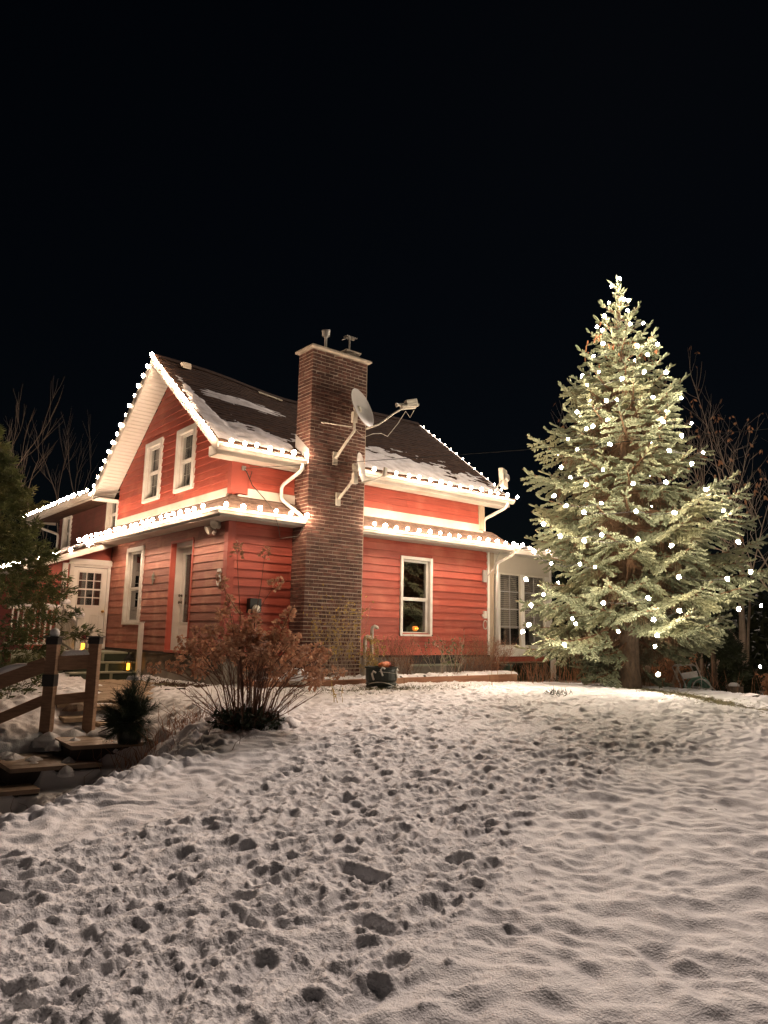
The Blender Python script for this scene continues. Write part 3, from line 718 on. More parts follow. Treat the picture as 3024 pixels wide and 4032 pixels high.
def rmask(s, t):
    x = XL+(XR-XL)*s
    lim = np.where(x < 1.4, .20+.08*np.sin(x*3), np.interp(x, [1.4, 2.7, 3.4, 4.5, 5.5, 6.3, 7.2], [.25, .44, .41, .32, .24, .19, .08]))
    lim = np.maximum(lim, .70*np.exp(-((x+.30)/.26)**2))
    nz = .50*fbm(x*1.1+t*1.5, t*9, 1.3, 4, 61)+.22*perlin(x*3.5+t*4, t*26, 64)+.08*perlin(x*11, t*40, 65)
    k = (lim-t)*2.2+nz
    patch = .30-np.hypot((x-1.0)/.75, (t-.60)/.055)*.30+nz*.3
    hole = np.exp(-((x-1.15)/.55)**2-((t-.42)/.13)**2)
    sk = np.maximum(k-hole*1.3, patch)
    return np.where((x > 1.25) & (x < 2.75) & (t < .16), -1, sk)
snow_sheet('roof_snow', lambda s, t: rp(XL+(XR-XL)*s, t, 0, .012), 210, 110, rmask, H, .035)

# downspouts
def spout(pts, name='downspout', w_=.075, h=.055, parent=None):
    b = MB(); P = [Vector(p) for p in pts]; Q = [P[0]]
    for i in range(1, len(P)-1):
        a = P[i]+(P[i-1]-P[i]).normalized()*.06; c = P[i]+(P[i+1]-P[i]).normalized()*.06
        Q += [a, a.lerp(c, .5).lerp(P[i], .4), c]
    Q.append(P[-1])
    b.tube(Q, .036, 8); return obj(name, b, 'white', parent or H, smooth=True)
spout([(1.22, -.43, 4.69), (1.22, -.43, 4.56), (.99, -.1, 4.28), (.99, -.1, 4.02), (1.27, -.42, 3.68), (1.27, -.44, 3.62)])
spout([(7.08, -.43, 4.69), (7.08, -.40, 4.58), (6.78, .06, 4.30), (6.78, .06, 3.7)])
spout([(7.30, -.43, 3.56), (7.30, -.43, 3.46), (7.08, -.09, 3.26), (7.08, -.09, .9)])
spout([(-.585, 12.1, 4.72), (-.585, 12.0, 4.62), (WX-.05, 11.35, 4.30), (WX-.05, 11.35, 3.3)])
spout([(EX-.05, 6.55, 3.56), (EX-.05, 6.55, 3.44), (EX-.02, 6.35, 3.34)])
# electric cable, meter, junction boxes
obj('cable', MB().tube([(6.72, -.03, 2.9), (6.80, -.06, 2.95), (6.94, -.08, 3.1), (7.02, -.1, 3.3), (7.05, -.2, 3.52), (7.2, -.45, 3.5), (7.32, -.5, 3.6)], .012, 6), 'metal', H)
obj('junction_box', MB().box((6.62, -.075, 2.78), (6.76, -.02, 3.06)), 'metal', H, bevel=.01)
obj('cable', MB().tube([(.19, -.04, 4.5), (.22, -.12, 4.42), (.30, -.1, 4.30), (.34, -.1, 4.46), (.24, -.08, 4.45), (.36, -.1, 4.2), (.5, -.3, 3.95), (.62, -.46, 3.72), (.72, -.5, 3.40), (.95, -.2, 3.25), (1.2, -.4, 3.3), (1.3, -.46, 3.5)], .008, 5), 'wire', H)
obj('service_mast_clamp', MB().box((.15, -.07, 4.46), (.23, -.03, 4.54)), 'metal', H)
obj('meter_box', MB().box((.40, -.16, 1.86), (.64, -.03, 2.12)), 'black', H, bevel=.01)
obj('meter_dial', MB().lathe([(.075, 0), (.075, .03), (.06, .05), (.03, .06), (0, .062)], (.52, -.165, 1.93), 16, (0, -1, 0)), 'lightmetal', H, smooth=True)
obj('wall_socket', MB().box((6.64, -.08, 1.93), (6.74, -.022, 2.10)).box((6.60, -.06, 1.97), (6.64, -.03, 2.02)), 'white', H, bevel=.008)
pts = [(6.70+.07*math.cos(t), -.05, 1.78+.10*math.sin(t)) for t in np.linspace(.3, 2*pi+.2, 24)]
tag(obj('cable_coil', MB().tube(pts, .009, 6), 'whitewire'), 'small loop of pale cable hanging below the white wall socket', 'cable')
# basement window
obj('basement_window', MB().box((4.42, -.01, .90), (5.97, .03, 1.045)), 'room', H)
obj('basement_sill', MB().box((4.38, -.035, .855), (6.0, .03, .895)), 'green_pale', H)

# --- low entry addition at the left
AX = -1.72
DW = (-.98, -.02, 1.04, 3.14)
def arz(x): return 3.50+.375*x      # underside of its shed roof
b = MB()
wall('Y', 6.0, AX, -.98, .9, 2.80, [], 'red_r', exposure=.15)
obj('wall', MB().prism([(AX, 6.01, 2.80), (AX, 6.01, arz(AX)), (-.03, 6.01, arz(0)), (-.03, 6.01, 3.14), (-.98, 6.01, 3.14), (-.98, 6.01, 2.80)], (0, .1, 0)), 'red_trim', H)
wall('X', AX, 6.01, 10.2, .6, 2.82, [], 'red_r', exposure=.15)
b = MB(); b.prism([(-1.95, 5.66, arz(-1.95)), (-1.95, 5.66, arz(-1.95)+.15), (-.0, 5.66, arz(0)+.15), (-.0, 5.66, arz(0))], (0, .03, 0))
b.prism([(-1.95, 5.69, arz(-1.95)), (-1.95, 5.69, arz(-1.95)+.03), (-.0, 5.69, arz(0)+.03), (-.0, 5.69, arz(0))], (0, 4.6, 0))
b.box((-1.97, 5.66, arz(-1.95)-.02), (-1.951, 10.3, arz(-1.95)+.13)); obj('addition_fascia', b, 'alu', H)
b = MB(); b.prism([(-1.98, 5.64, arz(-1.95)+.155), (-1.98, 5.64, arz(-1.95)+.175), (.19, 5.64, arz(.19)+.175), (.19, 5.64, arz(.19)+.155)], (0, 4.7, 0)); obj('addition_roof', b, 'shingle', H)
gutter([(-1.975, 5.66, arz(-1.95)+.02), (-1.975, 10.3, arz(-1.95)+.02)])
snow_sheet('roof_snow', lambda s, t: Vector((-1.95+2.1*s, 5.68+4.5*t, arz(-1.95+2.1*s)+.178)), 70, 120,
           lambda s, t: .25+.7*fbm(s*2.1, t*4.5, 2.2, 4, 71)-.5*ss(.55, .85, s)*ss(.25, .0, t)-.1*(s > .8), H, .10, 'snow')
# entry door with nine-over-nine lights
cs = MB(); cs.box((-1.0, 5.95, 3.03), (-.005, 5.999, 3.14)).box((-1.02, 5.93, 3.00), (-.005, 5.998, 3.035)).box((-.98, 5.955, 1.04), (-.885, 5.999, 3.0)).box((-.10, 5.955, 1.04), (-.03, 5.999, 3.0)).box((-.885, 5.955, 2.95), (-.10, 5.999, 3.0))
obj('door_casing', cs, 'white', H, bevel=.005)
cs = MB(); cs.box((-1.14, 5.962, 1.04), (-1.02, 5.998, 3.02)); obj('trim_board', cs, 'white', H)
dx0, dx1, dz0, dz1 = -.88, -.105, 1.06, 2.94
gx0, gx1, gz0, gz1 = -.755, -.235, 2.03, 2.83
b = MB(); b.box((dx0, 5.975, dz0), (gx0, 6.01, dz1)).box((gx1, 5.975, dz0), (dx1, 6.01, dz1)).box((gx0, 5.975, dz0), (gx1, 6.01, gz0)).box((gx0, 5.975, gz1), (gx1, 6.01, dz1))
for px0, px1 in ((-.79, -.55), (-.44, -.20)):
    b.box((px0, 5.968, 1.20), (px0+.03, 5.9745, 1.84)).box((px1-.03, 5.968, 1.20), (px1, 5.9745, 1.84)).box((px0+.03, 5.968, 1.20), (px1-.03, 5.9745, 1.23)).box((px0+.03, 5.968, 1.81), (px1-.03, 5.9745, 1.84))
    b.box((px0+.06, 5.964, 1.26), (px1-.06, 5.9745, 1.78))
dr = obj('door', b, 'vinyl', H, bevel=.003)
b = MB(); b.box((gx0-.03, 5.965, gz0-.03), (gx0, 5.9745, gz1+.03)).box((gx1, 5.965, gz0-.03), (gx1+.03, 5.9745, gz1+.03)).box((gx0, 5.965, gz0-.03), (gx1, 5.9745, gz0+.03)).box((gx0, 5.965, gz1-.01), (gx1, 5.9745, gz1+.03))
zm = (gz0+gz1)/2; b.box((gx0, 5.966, zm-.018), (gx1, 5.978, zm+.018))
for i in (1, 2):
    xx = gx0+(gx1-gx0)*i/3; b.box((xx-.010, 5.968, gz0+.03), (xx+.010, 5.977, gz1-.01))
for (a, c) in ((gz0+.03, zm-.018), (zm+.018, gz1-.01)):
    zz = (a+c)/2; b.box((gx0, 5.9695, zz-.009), (gx1, 5.9765, zz+.009))
obj('muntins', b, 'white', dr)
for i in range(3):
    for (a, c) in ((gz0+.03, (gz0+zm)/2), ((gz0+zm)/2+.01, zm-.018), (zm+.018, (zm+gz1)/2), ((zm+gz1)/2+.01, gz1-.01)):
        obj('pane', MB().box((gx0+(gx1-gx0)*i/3+.01, 5.982, a), (gx0+(gx1-gx0)*(i+1)/3-.01, 5.985, c)), 'glass', dr)
obj('room', MB().box((gx0-.2, 6.5, gz0-.2), (gx1+.2, 6.52, gz1+.2)), 'room', dr)
obj('door_knob', MB().lathe([(.03, 0), (.03, .008), (.012, .02), (.012, .035), (.028, .05), (.03, .065), (.02, .078), (0, .08)], (-.155, 5.97, 1.92), 14, (0, -1, 0)), 'brass', dr, smooth=True)
# house letters over the bell, too small to read in the photograph: a row of white letter-like marks
b = MB(); x = -1.55
for hgt, wd in ((.075, .05), (.05, .02), (.04, .06), (.04, .035), (.07, .03), (.04, .04), (.04, .035), (.06, .02), (.04, .04)):
    b.box((x, 5.962, 2.60-.0), (x+.012, 5.972, 2.60+hgt)); b.box((x+.012, 5.962, 2.60+hgt*.5), (x+wd, 5.972, 2.60+hgt*.5+.012)); x += wd+.012
obj('sign_lettering', b, 'white', H)

# --- sunroom at the right end
SY = .42
b = MB(); b.box((7.02, SY+.02, .9), (9.72, SY+.05, 1.0)); obj('red_skirt_board', MB().box((7.02, SY+.0, .90), (9.66, SY+.05, 1.025)), 'red_r', H)
b = MB(); b.box((7.02, SY-.03, 1.027), (9.76, SY+.04, 1.075)).box((7.02, SY-.01, 1.076), (9.70, SY+.05, 1.27)); obj('sunroom_sill', b, 'white', H, bevel=.004)
obj('sunroom_header', MB().box((7.02, SY+.0, 3.10), (9.70, SY+.06, 3.58)), 'beige', H)
for x0, x1 in ((7.02, 7.10), (7.62, 7.74), (8.55, 8.67), (9.52, 9.70)):
    obj('mullion', MB().box((x0, SY-.012, 1.271), (x1, SY+.06, 3.099)), 'white', H, bevel=.004)
for x0, x1, bl in ((7.10, 7.62, 0), (7.74, 8.55, 1), (8.67, 9.52, 1)):
    w_ = obj('window', MB().box((x0, SY+.01, 1.271), (x0+.035, SY+.05, 3.099)).box((x1-.035, SY+.01, 1.271), (x1, SY+.05, 3.099)).box((x0+.036, SY+.01, 1.271), (x1-.036, SY+.05, 1.31)).box((x0+.036, SY+.01, 3.06), (x1-.036, SY+.05, 3.099)), 'lightmetal', H)
    b = MB(); xm = (x0+x1)/2
    if bl: b.box((xm-.008, SY+.02, 1.31), (xm+.008, SY+.035, 3.06))
    for zz in (1.76, 2.20, 2.64): b.box((x0+.036, SY+.018, zz-.012), (x1-.036, SY+.037, zz+.012))
    obj('muntins', b, 'dish', w_)
    obj('pane', MB().box((x0+.036, SY+.04, 1.311), (x1-.036, SY+.043, 3.059)), 'glass', w_)
    if bl:
        b = MB(); z = 1.72
        while z < 3.06:
            b.add([(x0+.03, SY+.10, z), (x1-.03, SY+.10, z), (x1-.03, SY+.13, z+.042), (x0+.03, SY+.13, z+.042)], [(0, 1, 2, 3)]); z += .05
        obj('blind', b, 'blind', w_, kind='stuff')
    obj('room', MB().box((x0-.05, SY+.6, 1.2), (x1+.05, SY+.62, 3.2)).box((x0, SY+.10, 1.2), (x1, SY+.6, 1.26)), 'room', w_)
obj('wall', MB().box((9.58, SY+.06, .9), (9.70, 4.2, 3.6)).box((7.02, SY+.07, .86), (9.57, 4.2, .899)), 'beige', H)
b = MB(); b.prism([(7.0, .08, 3.60), (7.0, .08, 3.70), (7.0, 3.2, 4.05), (7.0, 3.2, 3.95)], (3.12, 0, 0)); obj('sunroom_roof', b, 'shingle', H)
obj('sunroom_fascia', MB().box((7.47, .055, 3.57), (10.14, .078, 3.71)).box((7.1, .08, 3.565), (10.12, SY+.0, 3.585)), 'white', H)
snow_sheet('roof_snow', lambda s, t: Vector((7.35+2.75*s, .09+1.7*t, 3.70+.112*(.01+1.7*t))), 90, 50, lambda s, t: .3+.7*fbm(s*2.7, t*1.7, 3, 3, 77)-.3*(s < .05), H, .10, 'snow')
obj('sunroom_post', MB().bar((9.62, SY-.06, 1.50), (9.72, SY-.06, 1.25), .10, .10, (0, 1, 0)).box((9.69, SY-.11, .15), (9.79, SY-.01, 1.3)), 'white', H)
obj('sunroom_post', MB().box((9.71, SY-.02, 1.3), (9.78, SY+.05, 3.58)), 'white', H)
# wooden cribbing visible in the dark under the sunroom
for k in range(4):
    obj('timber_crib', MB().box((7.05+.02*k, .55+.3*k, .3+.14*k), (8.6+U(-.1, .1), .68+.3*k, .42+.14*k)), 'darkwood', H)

# ------------------------------------------------------------------ chimney
CX0, CX1, CY0, CY1, CZ0, CZ1 = 1.33, 2.69, -.50, .01, .3, 7.02
ch = obj('chimney', MB().box((CX0+.008, CY0+.008, CZ0), (CX1-.008, CY1-.008, CZ1)), 'mortar', H)
def brick_mesh(L, D, n):
    b = MB(); h = .053
    vs = []
    for z in (-h/2, h/2):
        for x, y in ((-L/2, -D/2), (L/2, -D/2), (L/2, D/2), (-L/2, D/2)): vs.append((x+U(-.003, .003), y+U(-.004, .004), z+U(-.003, .003)))
    b.add(vs, [(0, 3, 2, 1), (4, 5, 6, 7), (0, 1, 5, 4), (1, 2, 6, 5), (2, 3, 7, 6), (3, 0, 4, 7)])
    return b
full = [brick_mesh(.192, .095, i) for i in range(6)]; head = [brick_mesh(.088, .095, i) for i in range(3)]
fm = [mesh_of('brick', x, 'brick') for x in full]; hm = [mesh_of('brick', x, 'brick') for x in head]
bricks = []; z = CZ0+.03; row = 0; cH = .0715
while z < CZ1-.03:
    off = (row % 2)*.10; x = CX0
    while x < CX1-.03:                       # front
        L = .192 if not (x == CX0 and off) else .088
        if x+L > CX1: L = .088
        bricks.append((x+L/2, CY0+.045, z, 0, L)); x += L+.015
    y = CY0+.10+(.0 if off else .0)
    y = CY0+.097; first = (not off)
    while y < CY1-.03:                       # left face
        L = .088 if (first or y+.19 > CY1) else .192; first = False
        if y+L > CY1+.01: break
        bricks.append((CX0+.045, y+L/2, z, 1, L)); y += L+.013
    y = CY0+.097
    while y < CY1-.09:                       # right face
        bricks.append((CX1-.045, y+.096, z, 1, .192)); y += .1995
    z += cH; row += 1
near = sorted(range(len(bricks)), key=lambda i: (0 if (bricks[i][3] == 0 or bricks[i][0] < 2) and bricks[i][2] > 1.9 else 9, bricks[i][2]))
nearset = set(near[:298])
rest = MB(); rr = []
for i, (x, y, z, s, L) in enumerate(bricks):
    jx = U(-.004, .004); wob = U(-.003, .003)
    wear = U(-.006, .003) if z < 6.5 else U(-.010, .004)
    cx, cy = (x, y-wear*-1*0+(-wear if False else wear*0)) if s == 0 else (x, y)
    px = x+(0 if s == 0 else -wear*.5 if x < 2 else wear*.5); py = y-(wear if s == 0 else 0)
    if i in nearset:
        o = inst('brick', random.choice(fm if L > .1 else hm), (px, py, z+wob), ch, (0, U(-.01, .01), (pi/2 if s else 0)+U(-.012, .012)))
    else:
        q = random.choice(full if L > .1 else head); ca, sa = (0, 1) if s else (1, 0)
        rest.add([(px+a*ca-b_*sa, py+a*sa+b_*ca, z+wob+c) for a, b_, c in q.v], q.f); rr += [R_()]*8
o = obj('brickwork', rest, 'brick', ch, kind='stuff')
at = o.data.attributes.new('rnd', 'FLOAT', 'POINT'); at.data.foreach_set('value', rr)
cap = obj('chimney_cap', MB().box((CX0-.07, CY0-.09, 7.03), (CX1+.045, CY1+.05, 7.08)), 'capstone', ch, bevel=.012)
obj('cap_fill', MB().box((CX0+.03, CY0+.02, 7.081), (CX1-.08, CY1-.02, 7.13)).box((2.26, -.34, 7.131), (2.60, -.04, 7.26)), 'concrete', ch, bevel=.03)
obj('flue_tile', MB().box((2.23, -.36, 7.261), (2.62, -.02, 7.30)), 'capstone', ch, bevel=.01)
obj('flue_cap', MB().box((2.36, -.20, 7.66), (2.62, -.06, 7.68)).bar((2.47, -.13, 7.30), (2.47, -.13, 7.66), .03, .03).bar((2.30, -.13, 7.58), (2.44, -.13, 7.66), .12, .015), 'metal', ch)
obj('flue_pipe', MB().lathe([(.03, 7.1), (.03, 7.46), (.07, 7.49), (.085, 7.50), (.085, 7.58), (.092, 7.59), (.092, 7.61), (0, 7.63)], (1.82, -.2, 0), 16), 'metal', ch, smooth=True)
# step flashing where roof meets chimney
obj('flashing', MB().add([(CX0-.012, -.50, 4.70), (CX0-.012, .0, 5.10), (CX0-.012, .0, 5.38), (CX0-.012, -.5, 4.98), (CX0-.04, -.50, 4.70), (CX0-.04, 0, 5.10)], [(0, 1, 2, 3), (0, 4, 5, 1)]), 'dish', ch)

# ------------------------------------------------------------------ satellite dishes
def dish(name, label, c, nrm, rx, ry, mast, arm, head, stay=None):
    t = thing(name, label, 'satellite dish', mast[-1])
    nrm = Vector(nrm).normalized(); a = Vector((0, 0, 1)).cross(nrm).normalized(); b_ = nrm.cross(a); c = Vector(c)
    mb = MB(); n = 32; rings = [0, .35, .65, .88, 1, 1.02]
    vs = []
    for rg in rings:
        for k in range(n):
            q = 2*pi*k/n; vs.append(c+a*rx*rg*math.cos(q)+b_*ry*rg*math.sin(q)+nrm*(.10*rx*2*(rg*rg-1)))
    for rg in rings[::-1]:
        for k in range(n):
            q = 2*pi*k/n; vs.append(c+a*rx*rg*math.cos(q)+b_*ry*rg*math.sin(q)+nrm*(.10*rx*2*(rg*rg-1)-.012))
    m_ = len(rings)*2; mb.add(vs, [(i*n+k, i*n+(k+1) % n, (i+1)*n+(k+1) % n, (i+1)*n+k) for i in range(m_-1) for k in range(n)])
    obj('dish_reflector', mb, 'dish', t, smooth=True)
    obj('mast', MB().tube(mast, .028, 10), 'lightmetal', t, smooth=True)
    m0 = Vector(mast[0]); bb = c-nrm*.14
    obj('dish_bracket', MB().lathe([(.10, -.02), (.11, 0), (.09, .05), (.05, .09)], bb, 14, nrm).bar(m0-Vector((0, 0, .1)), bb, .07, .09).box((m0.x-.05, m0.y-.04, m0.z-.16), (m0.x+.05, m0.y+.04, m0.z+.05)), 'lightmetal', t, bevel=.004)
    e = Vector(mast[-1]); obj('wall_plate', MB().box((e.x-.06, e.y+.0, e.z-.13), (e.x+.05, e.y+.02, e.z+.13)), 'lightmetal', t)
    obj('feed_arm', MB().tube(arm, .020, 8), 'lightmetal', t, smooth=True)
    h = Vector(head); hd = MB()
    if rx > .3:
        d = (Vector(arm[-1])-Vector(arm[-2])).normalized(); q = d
        hd.bar(h-q*.18, h+q*.20, .12, .05); hd.bar(h-q*.08+Vector((0, 0, .07)), h+q*.17+Vector((0, 0, .08)), .13, .11); hd.lathe([(.05, 0), (.03, .04), (.03, .22)], h-q*.30+Vector((0, 0, .05)), 12, q)
    else: hd.bar(h-Vector((.0, 0, .08)), h+Vector((.03, 0, .12)), .07, .06, (0, 1, 0))
    obj('receiver', hd, 'lightmetal', t, bevel=.008)
    if stay: obj('stay_rod', MB().tube(stay, .012, 6), 'lightmetal', t)
    return t
dish('satellite_dish', 'larger grey satellite dish on a bent mast high on the chimney', (2.26, -.92, 5.91), (.38, -.87, .30), .40, .40,
     [(2.09, -.88, 5.74), (2.11, -.86, 5.42), (1.98, -.70, 5.12), (2.13, -.52, 4.95)][:3]+[(1.93, -.52, 4.90)],
     [(2.36, -.92, 5.50), (2.60, -1.02, 5.62), (2.92, -1.10, 5.90), (3.06, -1.14, 6.00), (3.38, -1.22, 6.08)], (3.24, -1.18, 6.09), [(2.06, -.86, 5.49), (1.56, -.51, 5.56)])
dish('satellite_dish', 'smaller narrow satellite dish on a short mast lower on the chimney', (2.34, -.82, 4.74), (.56, -.81, .12), .24, .29,
     [(2.20, -.80, 4.55), (2.16, -.72, 4.40), (2.03, -.52, 4.10)],
     [(2.36, -.80, 4.44), (2.62, -.86, 4.52), (2.82, -.92, 4.62)], (2.84, -.92, 4.68))
obj('dish_cable', MB().tube([(3.36, -1.2, 6.02), (3.28, -1.17, 5.86), (3.18, -1.15, 5.98), (3.02, -1.1, 5.7), (2.84, -1.0, 5.42), (2.72, -.95, 5.47), (2.55, -.9, 5.44), (2.4, -.8, 5.36), (2.2, -.75, 5.5), (2.1, -.6, 5.2)], .007, 5), 'whitewire',
    [o for o in bpy.data.objects if o.name == 'satellite_dish'][0])
t = thing('panel_antenna', 'white square panel antenna on a bracket at the right end of the upper eave', 'antenna', (6.62, -.38, 4.92))
obj('panel', MB().add([(6.76, -.42, 5.50), (7.16, -.20, 5.53), (7.20, -.20, 5.06), (6.80, -.42, 5.05), (6.82, -.52, 5.50), (7.22, -.30, 5.53), (7.26, -.30, 5.06), (6.86, -.52, 5.05)],
    [(0, 1, 2, 3), (7, 6, 5, 4), (0, 4, 5, 1), (1, 5, 6, 2), (2, 6, 7, 3), (3, 7, 4, 0)]), 'lightmetal', t, bevel=.02)
obj('mount_bracket', MB().lathe([(.09, 0), (.10, .03), (.07, .07)], (7.0, -.46, 5.28), 12, (.35, -.9, 0)).tube([(6.98, -.50, 5.28), (6.84, -.48, 5.20), (6.62, -.40, 4.90)], .022, 8), 'metal', t)

# ------------------------------------------------------------------ overhead wire
b = MB(); A, Z = Vector((.19, -.06, 4.5)), Vector((16.5, -12.5, 6.4))
pts = [A.lerp(Z, i/24)-Vector((0, 0, 1.3*4*(i/24)*(1-i/24)*.42)) for i in range(25)]
WIRE_END = Vector((9.2, -12.3, 5.25)); pts = [A.lerp(WIRE_END, i/24)-Vector((0, 0, .55*(i/24)*(1-i/24))) for i in range(25)]
tag(obj('overhead_wire', b.tube(pts, .006, 5), 'wire'), 'thin dark wire running from the upper wall past the big spruce', 'wire')

# ------------------------------------------------------------------ light strings
def bulb_mesh(r, m):
    b = MB(); b.lathe([(r*.45, -r*1.3), (r*.85, -r*.6), (r, 0), (r*.8, r*.62), (r*.35, r*.95), (0, r*1.02)], n=8)
    return mesh_of('bulb', b, m, smooth=True)
BM = bulb_mesh(.038, 'bulb'); BL = bulb_mesh(.038, 'bulb2'); BT = bulb_mesh(.033, 'bulbt'); BT2 = bulb_mesh(.025, 'bulbt'); BS = bulb_mesh(.017, 'bulbm')
def light_string(label, pts, bm=BM, sag=.03, jit=.02, wm='wire', upd=(0, 0, 1)):
    t = thing('light_string', label, 'string lights', pts[0], 'strings of lit bulbs along the roof edges')
    w_ = MB(); P = []
    for i, p in enumerate(pts):
        p = Vector(p); q = p-Vector(upd)*.055; P.append(q)
        if i < len(pts)-1:
            r_ = Vector(pts[i+1])-Vector(upd)*.055; P.append(q.lerp(r_, .5)-Vector((0, 0, sag))+Vector((U(-jit, jit), U(-jit, jit), 0)))
    w_.tube(P, .005, 4)
    for p in pts:
        p = Vector(p); w_.lathe([(.014, -.05), (.016, -.03), (.014, -.01)], p-Vector(upd)*.012, 6, upd)
    obj('wire', w_, wm, t, kind='stuff')
    for p in pts:
        p = Vector(p)+Vector((U(-jit, jit), U(-jit, jit), U(-jit, jit)*.7))
        o = inst('bulb', bm, p, t, None, U(.82, 1.15)); o.rotation_euler = (Vector(upd)+Vector((U(-.3, .3), U(-.3, .3), 0))).to_track_quat('Z', 'Y').to_euler()
def run(a, b_, n): a, b_ = Vector(a), Vector(b_); return [a.lerp(b_, i/(n-1)) for i in range(n)]
light_string('bulbs on the left slope of the gable', [(-.52, y, rtop(0, y)+.085) for y in np.linspace(3.02, 6.25, 15)])
light_string('bulbs on the right slope of the gable', [(-.60, y, rtop(0, y)+.03) for y in np.linspace(2.9, -.22, 17)])
light_string('seven bulbs on the upper eave between gable corner and chimney', run((-.36, -.56, 4.84), (1.22, -.56, 4.84), 7))
light_string('bulbs on the upper eave right of the chimney', [v for i, v in enumerate(run((2.86, -.56, 4.84), (7.25, -.56, 4.84), 15)) if i != 1])
light_string('bulbs on the lower eave between corner and chimney', run((-.40, -.60, 3.69), (1.24, -.60, 3.69), 6), BL)
light_string('bulbs on the lower eave right of the chimney', run((2.86, -.60, 3.69), (7.42, -.60, 3.69), 16), BL)
light_string('bulbs on the lower eave above the left-hand door', run((-.61, -.12, 3.68), (-.61, 6.72, 3.68), 23), BL)
light_string('bulbs on the far left upper eave beyond the gable', run((-.63, 6.42, 4.88), (-.63, 12.3, 4.88), 21))
light_string('five bulbs on the sloping roof edge above the white entry door', [(x, 5.66, arz(x)+.21) for x in (-.34, -.72, -1.08, -1.42, -1.74)], BL)
light_string('bulbs on the low eave half hidden by the cedar', run((-2.05, 6.1, arz(-1.95)+.20), (-2.05, 10.2, arz(-1.95)+.20), 15), BL)
light_string('three bulbs on the sunroom eave behind the spruce branches', [(7.95, .03, 3.76), (8.6, .03, 3.76), (9.3, .03, 3.76)])
light_string('small bulbs on a loose wire down the right edge of the roof', [(7.23, y, rtop(7.2, y)+.04) for y in np.linspace(2.75, -.1, 14)], BS, .015, .01, 'whitewire')

# ------------------------------------------------------------------ things on the walls
t = thing('floodlight', 'twin floodlight with motion sensor under the eave at the house corner', 'floodlight', (0, .37, 3.42))
obj('base_plate', MB().lathe([(.06, 0), (.06, .03), (.03, .05)], (-.02, .37, 3.44), 12, (-1, 0, 0)), 'lightmetal', t)
for dy, dz in ((.14, -.02), (-.08, .06)):
    obj('lamp_head', MB().lathe([(.02, -.10), (.045, -.06), (.055, -.01), (.085, .06), (.088, .09), (.07, .085), (0, .07)], (-.12, .37+dy, 3.42+dz), 14, (-.75, -.35 if dy < 0 else .1, -.45)), 'lightmetal', t, smooth=True)
obj('motion_sensor', MB().lathe([(.03, 0), (.038, .05), (.03, .09), (0, .10)], (-.09, .38, 3.36), 12, (-.4, 0, -.9)), 'white', t, smooth=True)
def text(body, size, loc, rot, m, parent, name='lettering', ext=.0008):
    cu = bpy.data.curves.new(name, 'FONT'); cu.body = body; cu.size = size; cu.align_x = 'CENTER'; cu.align_y = 'CENTER'; cu.extrude = ext
    tmp = bpy.data.objects.new('tmp', cu); COL.objects.link(tmp)
    me = bpy.data.meshes.new_from_object(tmp.evaluated_get(bpy.context.evaluated_depsgraph_get()), depsgraph=bpy.context.evaluated_depsgraph_get())
    bpy.data.objects.remove(tmp); me.materials.clear(); me.materials.append(M[m])
    o = bpy.data.objects.new(name, me); link(o, loc, parent); o.rotation_euler = rot; return o
t = thing('warning_sign', 'small white shield-shaped warning sign beside the house corner', 'sign', (-.03, .25, 2.49))
poly = []
half = [(0, .155), (.03, .148), (.045, .155), (.075, .14), (.088, .09), (.078, .05), (.072, .02), (.085, -.02), (.092, -.07), (.08, -.12), (.05, -.148), (.015, -.158), (0, -.17)]
poly = [(-.034, .25+a, 2.49+b_) for a, b_ in half]+[(-.034, .25-a, 2.49+b_) for a, b_ in half[-2:0:-1]]
obj('sign_plate', MB().prism(poly, (-.006, 0, 0)), 'white', t)
rot = (pi/2, 0, -pi/2)
text('WARNING', .034, (-.0415, .25, 2.578), rot, 'ink', t); text('PROTECTED', .018, (-.0415, .25, 2.535), rot, 'ink', t)
obj('sign_band', MB().box((-.0412, .185, 2.445), (-.0405, .315, 2.49)), 'ink', t)
text('DO NOT ENTER', .016, (-.0425, .25, 2.468), rot, 'white', t); text('ALARM', .014, (-.0415, .225, 2.432), rot, 'ink', t); text('SYSTEM', .018, (-.0415, .25, 2.398), rot, 'ink', t)
t = thing('star_ornament', 'weathered metal compass star hung between window and left-hand door', 'ornament', (-.03, 3.29, 2.60))
mb = MB(); c = Vector((-.075, 3.29, 2.60))
for k in range(8):
    a = k*pi/4+.1; L = .17 if k % 2 == 0 else .10
    if k in (1, 3): L = .15
    p = Vector((-.035, 3.29+L*math.cos(a)*.85, 2.60+L*math.sin(a)*1.0)); q1 = Vector((-.035, 3.29+.045*math.cos(a-.4), 2.60+.045*math.sin(a-.4))); q2 = Vector((-.035, 3.29+.045*math.cos(a+.4), 2.60+.045*math.sin(a+.4)))
    mb.add([c, q1, p, q2], [(0, 1, 2), (0, 2, 3), (1, 0, 3), (1, 3, 2)])
obj('star_body', mb, 'starmetal', t)
t = thing('bell', 'small dark hanging bell on a scroll bracket beside the entry door', 'bell', (-1.12, 5.93, 2.50))
obj('bracket', MB().tube([(-1.13, 5.95, 2.22), (-1.13, 5.95, 2.50), (-1.12, 5.92, 2.56), (-1.11, 5.84, 2.56), (-1.10, 5.80, 2.49), (-1.10, 5.84, 2.46)], .012, 6).tube([(-1.14, 5.95, 2.30), (-1.13, 5.88, 2.34), (-1.13, 5.86, 2.42), (-1.13, 5.93, 2.46)], .01, 6), 'bronze', t)
